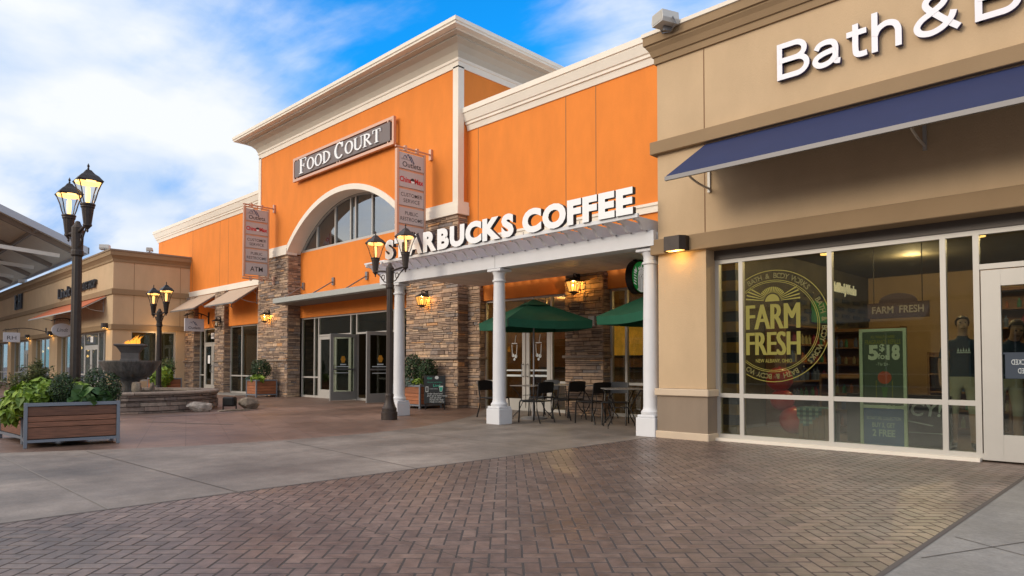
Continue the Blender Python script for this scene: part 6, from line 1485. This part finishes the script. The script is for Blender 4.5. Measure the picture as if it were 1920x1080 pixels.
# shelves
BOT = []
for k, c in enumerate(((.34, .11, .03), (.32, .28, .15), (.05, .17, .10), (.22, .03, .05), (.10, .13, .22))):
    q = MB(); r = .026 + .003 * k; hh = .13 + .012 * k; q.lathe([(r, 0), (r, hh * .7), (r * .4, hh * .8), (r * .4, hh)], 0, 0, 8); o = q.build('bottle', mat('bottle_glaze', c, .3), None); BOT.append(o.data); bpy.data.objects.remove(o)
def shelf(x0, x1, y, n, label, seed, h=1.9, cols=None, warm=False):
    rnd = random.Random(seed); f = front(y); a = empty('display_shelf', ((x0 + x1) / 2, y, 0), label, 'shelf', 'display shelves'); q = MB(f)
    q.box(x0, x1, -.35, -.33, 0.02, h); q.box(x0, x0 + .03, -.33, 0, .02, h); q.box(x1 - .03, x1, -.33, 0, .02, h)
    zs = [.12 + (h - .2) * k / n for k in range(n + 1)]
    for z in zs: q.box(x0 + .03, x1 - .03, -.33, -.002, z, z + .025)
    q.build('rack', M['room_wood'], a)
    for z in zs[:-1]:
        x = x0 + .10
        while x < x1 - .1:
            k = rnd.randrange(5); x += rnd.uniform(.10, .19)
            if x > x1 - .06: break
            o = bpy.data.objects.new('bottle', BOT[k]); COL.objects.link(o); o.location = (x, y + .10 + rnd.uniform(-.04, .04), z + .026); o.scale = (1, 1, rnd.uniform(.85, 1.25))
            tag(o, 'small bottle standing on a wooden display shelf inside the right shop', 'bottle', 'bottles on the shop shelves')
    return a
def wall_shelf(y0, y1, n, label, seed, h):
    rnd = random.Random(seed); f = side(-5.22); a = empty('wall_shelf', (-5.4, (y0 + y1) / 2, 0), label, 'shelf', 'display shelves'); q = MB(f)
    q.box(y0, y1, -.38, -.36, .02, h)
    for y in (y0, (y0 + y1) / 2, y1 - .03): q.box(y, y + .03, -.36, 0, .02, h)
    zs = [.12 + (h - .2) * k / n for k in range(n + 1)]
    for z in zs: q.box(y0 + .03, y1 - .03, -.36, -.002, z, z + .03)
    q.build('rack', M['room_wood'], a)
    for z in zs[:-1]:
        y = y0 + .12
        while y < y1 - .1:
            y += rnd.uniform(.13, .30); k = rnd.randrange(5)
            if y > y1 - .08: break
            o = bpy.data.objects.new('bottle', BOT[k]); COL.objects.link(o); o.location = (-5.32 + rnd.uniform(-.05, .05), y, z + .031); o.scale = (1.3, 1.3, rnd.uniform(1.0, 1.5))
            tag(o, 'small bottle standing on a wooden display shelf inside the right shop', 'bottle', 'bottles on the shop shelves')
wall_shelf(12.4, 17.6, 5, 'long wall shelf of bottles down the left side of the shop', 71, 1.95)
sp_ = MB(side(-5.60)); rr = random.Random(4)
for k in range(4):
    y = 13.2 + (k % 2) * .35
    while y < 18: sp_.box(y, y + .45, .002, .012, 2.06 + k * .17, 2.14 + k * .17); y += .72
tag(sp_.build('striped_frieze', mat('frieze_navy', (.012, .020, .032), .8), None, loc=(-5.6, 15.5, 2.2)), 'rows of dark dashes painted high on the inside shop wall', 'wall decoration')
shelf(-5.5, -3.9, 14.6, 5, 'wooden shelf of small bottles at the back left of the shop', 61)
shelf(-3.0, -1.9, 12.6, 4, 'low wooden shelf of bottles behind the poster stand', 62, 1.35)
shelf(-2.6, .6, 14.2, 7, 'tall wooden wall shelf of bottles seen through the glass door', 63, 2.5)
shelf(-4.4, -3.2, 11.8, 3, 'short wooden display of bottles behind the round decal', 64, 1.0)
for i, (x, y) in enumerate(((-4.6, 11.2), (-3.5, 11.0), (-2.75, 11.6), (-3.3, 12.6), (-1.95, 11.3), (-1.2, 11.6), (-2.4, 13.4), (-1.5, 13.2), (-.9, 13.0), (-4.9, 13.5))):
    q = MB(); q.lathe([(.085, 3.25), (.085, 3.292)], x, y, 16); c = q.build('ceiling_spot', M['spot'], None, loc=(x, y, 3.27))
    tag(c, 'small warm ceiling spot glowing inside the right shop', 'ceiling light', 'ceiling spots in the shop')
for x, y, p in ((-4.3, 11.4, 90), (-2.7, 11.8, 90), (-1.0, 12.9, 55), (-3.8, 15.0, 95)):
    d_ = bpy.data.lights.new('shop_light', 'POINT'); d_.energy = p; d_.color = (1, .66, .34); d_.shadow_soft_size = .015; o = bpy.data.objects.new('shop_light', d_); COL.objects.link(o); o.location = (x, y, 3.12)
for x, y, p in ((-12.2, 14.4, 70), (-7.6, 14.6, 40), (-20.5, 15.5, 30), (-39, 11.5, 70), (-47.5, 11.5, 70), (-33.0, 11.0, 20), (-28, 14.5, 25)):
    d_ = bpy.data.lights.new('shop_light', 'POINT'); d_.energy = p; d_.color = (1, .60, .26); d_.shadow_soft_size = .015; o = bpy.data.objects.new('shop_light', d_); COL.objects.link(o); o.location = (x, y, 2.7)
# inside the coffee shop and the food court
def box_thing(name, label, cat, x0, x1, y0, y1, z0, z1, m, group=None):
    q = MB(); q.bev(x0, x1, y0, y1, z0, z1, .01); return tag(q.build(name, m, None, loc=((x0 + x1) / 2, (y0 + y1) / 2, z0)), label, cat, group)
cc = empty('coffee_counter', (-11.6, 15.2, 0), 'wooden coffee counter seen through the double doors under the umbrella', 'counter')
q = MB(); q.bev(-13.6, -9.6, 15.0, 15.7, .012, 1.05, .01); q.build('body', M['room_wood'], cc); q = MB(); q.bev(-13.65, -9.55, 14.93, 15.75, 1.052, 1.10, .008); q.build('top', M['room_dark'], cc)
for i, x in enumerate((-13.0, -12.1, -11.2, -10.3, -8.4, -7.2)):
    q = MB(); q.lathe([(.02, 2.45), (.11, 2.22), (.10, 2.20), (.0, 2.20)], x, 14.6, 14, cap=False); q.tube([(x, 14.6, 2.45), (x, 14.6, 3.0)], .006, 5)
    tag(q.build('pendant_lamp', M['warm_dim'], None, loc=(x, 14.6, 2.2)), 'glowing pendant lamp hanging inside the coffee shop', 'pendant lamp', 'pendant lamps in the coffee shop')
mb_ = empty('menu_board', (-11.6, 16.9, 2.2), 'golden lit picture panel on the back wall of the coffee shop', 'picture')
q = MB(front(16.95)); q.box(-13.2, -10.0, 0, .04, 1.45, 2.75); 
gm = mat('golden_mural', (.45, .22, .03), .7, var=.8, vscale=2.5, emit=(.75, .36, .04), estr=.35); q.build('panel', gm, mb_)
q = MB(front(16.95)); q.box(-13.26, -9.94, -.01, .03, 2.751, 2.80); q.box(-13.26, -9.94, -.01, .03, 1.40, 1.449); q.build('frame', M['room_dark'], mb_)
for k, (x, lb) in enumerate(((-12.34, 'pale drink cup decal on the left coffee shop door'), (-11.5, 'pale drink cup decal on the right coffee shop door'))):
    q = MB(front(12.60)); o = .001
    q.prism([(x - .10, 1.70), (x + .10, 1.70), (x + .09, 1.72), (x - .09, 1.72)], 'o', -.003, o); q.prism([(x - .10, 1.68), (x - .085, 1.68), (x - .065, 1.36), (x - .08, 1.36)], 'o', -.003, o); q.prism([(x + .10, 1.68), (x + .085, 1.68), (x + .065, 1.36), (x + .08, 1.36)], 'o', -.003, o); q.tube([(x + .02, 0, 1.72), (x + .06, 0, 1.92)], .008, 5)
    for a, b, r in ((-.05, 1.40, .045), (.05, 1.38, .05), (.0, 1.30, .035)): q.prism([(x + a + r * math.cos(R(w)), b + r * math.sin(R(w))) for w in range(0, 360, 30)], 'o', -.003, o)
    tag(q.build('cup_decal', M['chalk_white'], None, loc=(x, 12.6, 1.3)), lb, 'decal', 'cup decals')
for k, (x, y) in enumerate(((-21.6, 16.5), (-19.8, 17.2), (-18.4, 16.2), (-17.2, 17.4))):
    q = MB(); q.lathe([(.02, 2.4), (.14, 2.2), (.13, 2.18), (0, 2.18)], x, y, 14, cap=False); tag(q.build('pendant_lamp', M['warm_dim'], None, loc=(x, y, 2.2)), 'glowing pendant lamp far inside the food court', 'pendant lamp', 'pendant lamps in the food court')
# ------------------------------------------------------------------ people in the shop, one standing for a reflection
def skinned(J, E_, mats, pick, name, parent, cuts=()):
    """one continuous body grown from a jointed skeleton"""
    me = bpy.data.meshes.new(name); keys = list(J); ix = {k: i for i, k in enumerate(keys)}
    me.from_pydata([J[k][:3] for k in keys], [(ix[a], ix[b]) for a, b in E_], [])
    o = bpy.data.objects.new(name, me); COL.objects.link(o); o.modifiers.new('Skin', 'SKIN'); sb_ = o.modifiers.new('Sub', 'SUBSURF'); sb_.levels = 2; sb_.render_levels = 2
    sv = me.skin_vertices[0].data
    for k in keys:
        r = J[k][3]; sv[ix[k]].radius = r if isinstance(r, tuple) else (r, r)
    sv[ix['pelvis']].use_root = True
    dg = bpy.context.evaluated_depsgraph_get(); new = bpy.data.meshes.new_from_object(o.evaluated_get(dg)); new.name = name
    bpy.data.objects.remove(o); bpy.data.meshes.remove(me)
    bm = bmesh.new(); bm.from_mesh(new)
    for z in cuts: bmesh.ops.bisect_plane(bm, geom=bm.verts[:] + bm.edges[:] + bm.faces[:], plane_co=(0, 0, z), plane_no=(0, 0, 1))
    bm.to_mesh(new); bm.free()
    new.materials.clear()
    for m in mats: new.materials.append(m)
    for p in new.polygons: p.use_smooth = True; p.material_index = pick(p.center)
    o = bpy.data.objects.new(name, new); COL.objects.link(o); o.parent = parent; return o
def person(loc, rz, label, bend=0.0):
    root = empty('person', loc, label, 'person')
    sp = lambda z, y=0.0: (0, y - math.sin(bend) * max(0, z - .98), .98 + (max(z, .98) - .98) * math.cos(bend) + min(0, z - .98))
    def U(x, y, z, r): a = sp(z); return (x, a[1] + y, a[2], r)
    J = {'pelvis': (0, 0, .96, (.155, .115)), 'waist': U(0, 0, 1.12, (.145, .105)), 'chest': U(0, -.01, 1.32, (.165, .12)), 'collar': U(0, 0, 1.46, (.10, .075)), 'neck': U(0, -.01, 1.54, .047), 'jaw': U(0, -.035, 1.605, (.056, .066)), 'brow': U(0, -.02, 1.69, (.075, .09)), 'crown': U(0, -.005, 1.755, (.055, .065)), 'nose': U(0, -.125, 1.645, .014)}
    E_ = [('pelvis', 'waist'), ('waist', 'chest'), ('chest', 'collar'), ('collar', 'neck'), ('neck', 'jaw'), ('jaw', 'brow'), ('brow', 'crown'), ('jaw', 'nose')]
    for sx, s in ((-1, 'l'), (1, 'r')):
        J.update({'sh' + s: U(sx * .19, 0, 1.43, .062), 'el' + s: U(sx * .25, .02, 1.15, .044), 'wr' + s: U(sx * .255, -.08 - .12 * bend, .92, .030), 'pm' + s: U(sx * .25, -.11 - .13 * bend, .845, (.020, .038)),
                  'hp' + s: (sx * .095, 0, .88, .092), 'kn' + s: (sx * .11, -.015, .50, .062), 'cf' + s: (sx * .112, .015, .34, .056), 'an' + s: (sx * .115, .02, .09, .040), 'ht' + s: (sx * .118, -.05, .05, .044), 'to' + s: (sx * .128, -.17, .035, .036)})
        E_ += [('chest', 'sh' + s), ('sh' + s, 'el' + s), ('el' + s, 'wr' + s), ('wr' + s, 'pm' + s), ('pelvis', 'hp' + s), ('hp' + s, 'kn' + s), ('kn' + s, 'cf' + s), ('cf' + s, 'an' + s), ('an' + s, 'ht' + s), ('ht' + s, 'to' + s)]
        b = J['pm' + s]
        for k in range(4):
            L_ = (.060, .072, .068, .052)[k]; q = (b[0] - sx * .004, b[1] - .030 + k * .020, b[2] - .02); q2 = (q[0] - sx * .006, q[1] - .006, q[2] - L_ * .55); q3 = (q[0] - sx * .018, q[1] - .012, q[2] - L_)
            J['f%d' % k + s] = (*q, .0095); J['g%d' % k + s] = (*q2, .0085); J['h%d' % k + s] = (*q3, .0072); E_ += [('pm' + s, 'f%d' % k + s), ('f%d' % k + s, 'g%d' % k + s), ('g%d' % k + s, 'h%d' % k + s)]
        J['t0' + s] = (b[0] - sx * .01, b[1] - .045, b[2] + .01, .0105); J['t1' + s] = (b[0] - sx * .02, b[1] - .058, b[2] - .035, .0085); E_ += [('pm' + s, 't0' + s), ('t0' + s, 't1' + s)]
    hem = J['waist'][2] - .15; ny = J['neck']; 
    def pick(c):
        if c.z < .085: return 3
        if c.z < .47: return 0
        if c.z < hem and abs(c.x) < .205: return 2
        d = Vector((c.x, c.y, c.z)) - Vector(ny[:3])
        ax = (Vector(J['brow'][:3]) - Vector(J['collar'][:3])).normalized()
        if d.dot(ax) > -.015 and abs(c.x) < .1: return 0
        if abs(c.x) > .20 and c.z < J['ell'][2] + .06: return 0
        return 1
    body = skinned(J, E_, [M['skin'], M['navy_cloth'], M['khaki'], M['room_dark']], pick, 'body', root, (hem, .47, .085))
    hr = MB(); bm = bmesh.new(); bmesh.ops.create_icosphere(bm, subdivisions=3, radius=1)
    br = Vector(J['brow'][:3]); ax = (Vector(J['crown'][:3]) - Vector(J['jaw'][:3])).normalized(); fw_ = Vector((0, -1, 0)); fw_ = (fw_ - ax * fw_.dot(ax)).normalized(); rt = ax.cross(fw_)
    bmesh.ops.delete(bm, geom=[v for v in bm.verts if v.co.z < -.55 or (v.co.y > .05 and v.co.z < .50 - .25 * abs(v.co.x))], context='VERTS')
    for v in bm.verts:
        c = v.co.copy()
        v.co = br + ax * (.012 + c.z * .092) + fw_ * (c.y * .104 - .006) + rt * (c.x * .086)
    bm.verts.index_update(); hr.add([tuple(v.co) for v in bm.verts], [[v.index for v in f_.verts] for f_ in bm.faces]); bm.free()
    ho = hr.build('hair', M['hair'], None, smooth=True); ho.parent = root
    q = MB()
    for sx in (-1, 1):
        c = br + rt * (sx * .03) - ax * .012 + fw_ * .085; bm = bmesh.new(); bmesh.ops.create_icosphere(bm, subdivisions=1, radius=.011, matrix=Matrix.Translation(c)); bm.verts.index_update(); q.add([tuple(v.co) for v in bm.verts], [[v.index for v in f_.verts] for f_ in bm.faces]); bm.free()
    c = Vector(J['jaw'][:3]) + fw_ * .078; q.add([tuple(c + rt * -.022), tuple(c + rt * .022), tuple(c + rt * .018 - ax * .01), tuple(c - rt * .018 - ax * .01)], [(0, 1, 2, 3)])
    eo = q.build('face_features', M['hair'], None); eo.parent = root
    if bend == 0:
        q = MB(); q.tf = lambda u, o, z: (u, -.118 - o, z)
        for k in range(5): q.prism([(-.07 + k * .03, 1.305), (-.045 + k * .03, 1.305), (-.058 + k * .03, 1.345 if k % 2 else 1.36)], 'o', 0, .012)
        q.box(-.075, .08, 0, .012, 1.285, 1.297); e = q.build('shirt_print', M['chalk_white'], None); e.parent = root
    root.rotation_euler = (0, 0, rz); return root
person((-1.66, 10.75, .012), R(25), 'person in dark shirt and pale shorts leaning forward behind the glass door', .55)
person((-2.16, 10.85, .012), R(15), 'figure in dark printed shirt and shorts standing for a reflection in the narrow side window')  # solid figure added indoors in place of a reflection in the pane

# ------------------------------------------------------------------ shop row across the plaza (behind the viewer, met in the window reflections)
op = empty('opposite_shop_building', (-18, -21, 0), 'long tan shop row across the plaza, met only as a reflection in the windows', 'building')
O_ = lambda u, o, z: (u, -21 + o, z)
t = MB(O_); t.box(-170, 22, -.5, 0, 3.0, 7.6); t.box(-170, -75, -.5, 0, 0, 3.0)
for k in range(12): t.box(-75 + k * 8.2, -73.4 + k * 8.2, -.5, 0, 0, 3.0)
t.box(-75, 22, -10, -9.6, 0, 7.6); t.box(-75, -74.6, -9.6, -.5, 0, 7.6); t.box(21.6, 22, -9.6, -.5, 0, 7.6); t.build('wall', M['tan'], op)
t = MB(O_); t.box(-170, 22.2, -10, .25, 7.6, 7.95); t.box(-75, 22, .002, .08, 3.0, 3.25); t.box(-75, 22, .002, .08, 4.5, 4.7); t.build('belt_band', M['tan_dark'], op)
for k in range(11):
    t = MB(O_); bars(t, [-71.5 + k * 8.2, -69.0 + k * 8.2], [.7], -73.4 + k * 8.2, -66.8 + k * 8.2, 0, 3.0, o0=-.3, o1=-.22); w_ = t.build('window_frame', M['alu'], op)
    MB(O_).box(-73.4 + k * 8.2, -66.8 + k * 8.2, -.36, -.32, 0, 3.0).build('pane', M['room_dark'], w_)
for k in (1, 4, 7, 9):
    t = MB(O_); t.prism([(0, 4.3), (1.3, 3.5), (1.3, 3.45), (0, 4.25)], 'u', -73.4 + k * 8.2, -66.8 + k * 8.2); t.build('awning', M['beige_canvas'] if k % 2 else M['rust_canvas'], op)
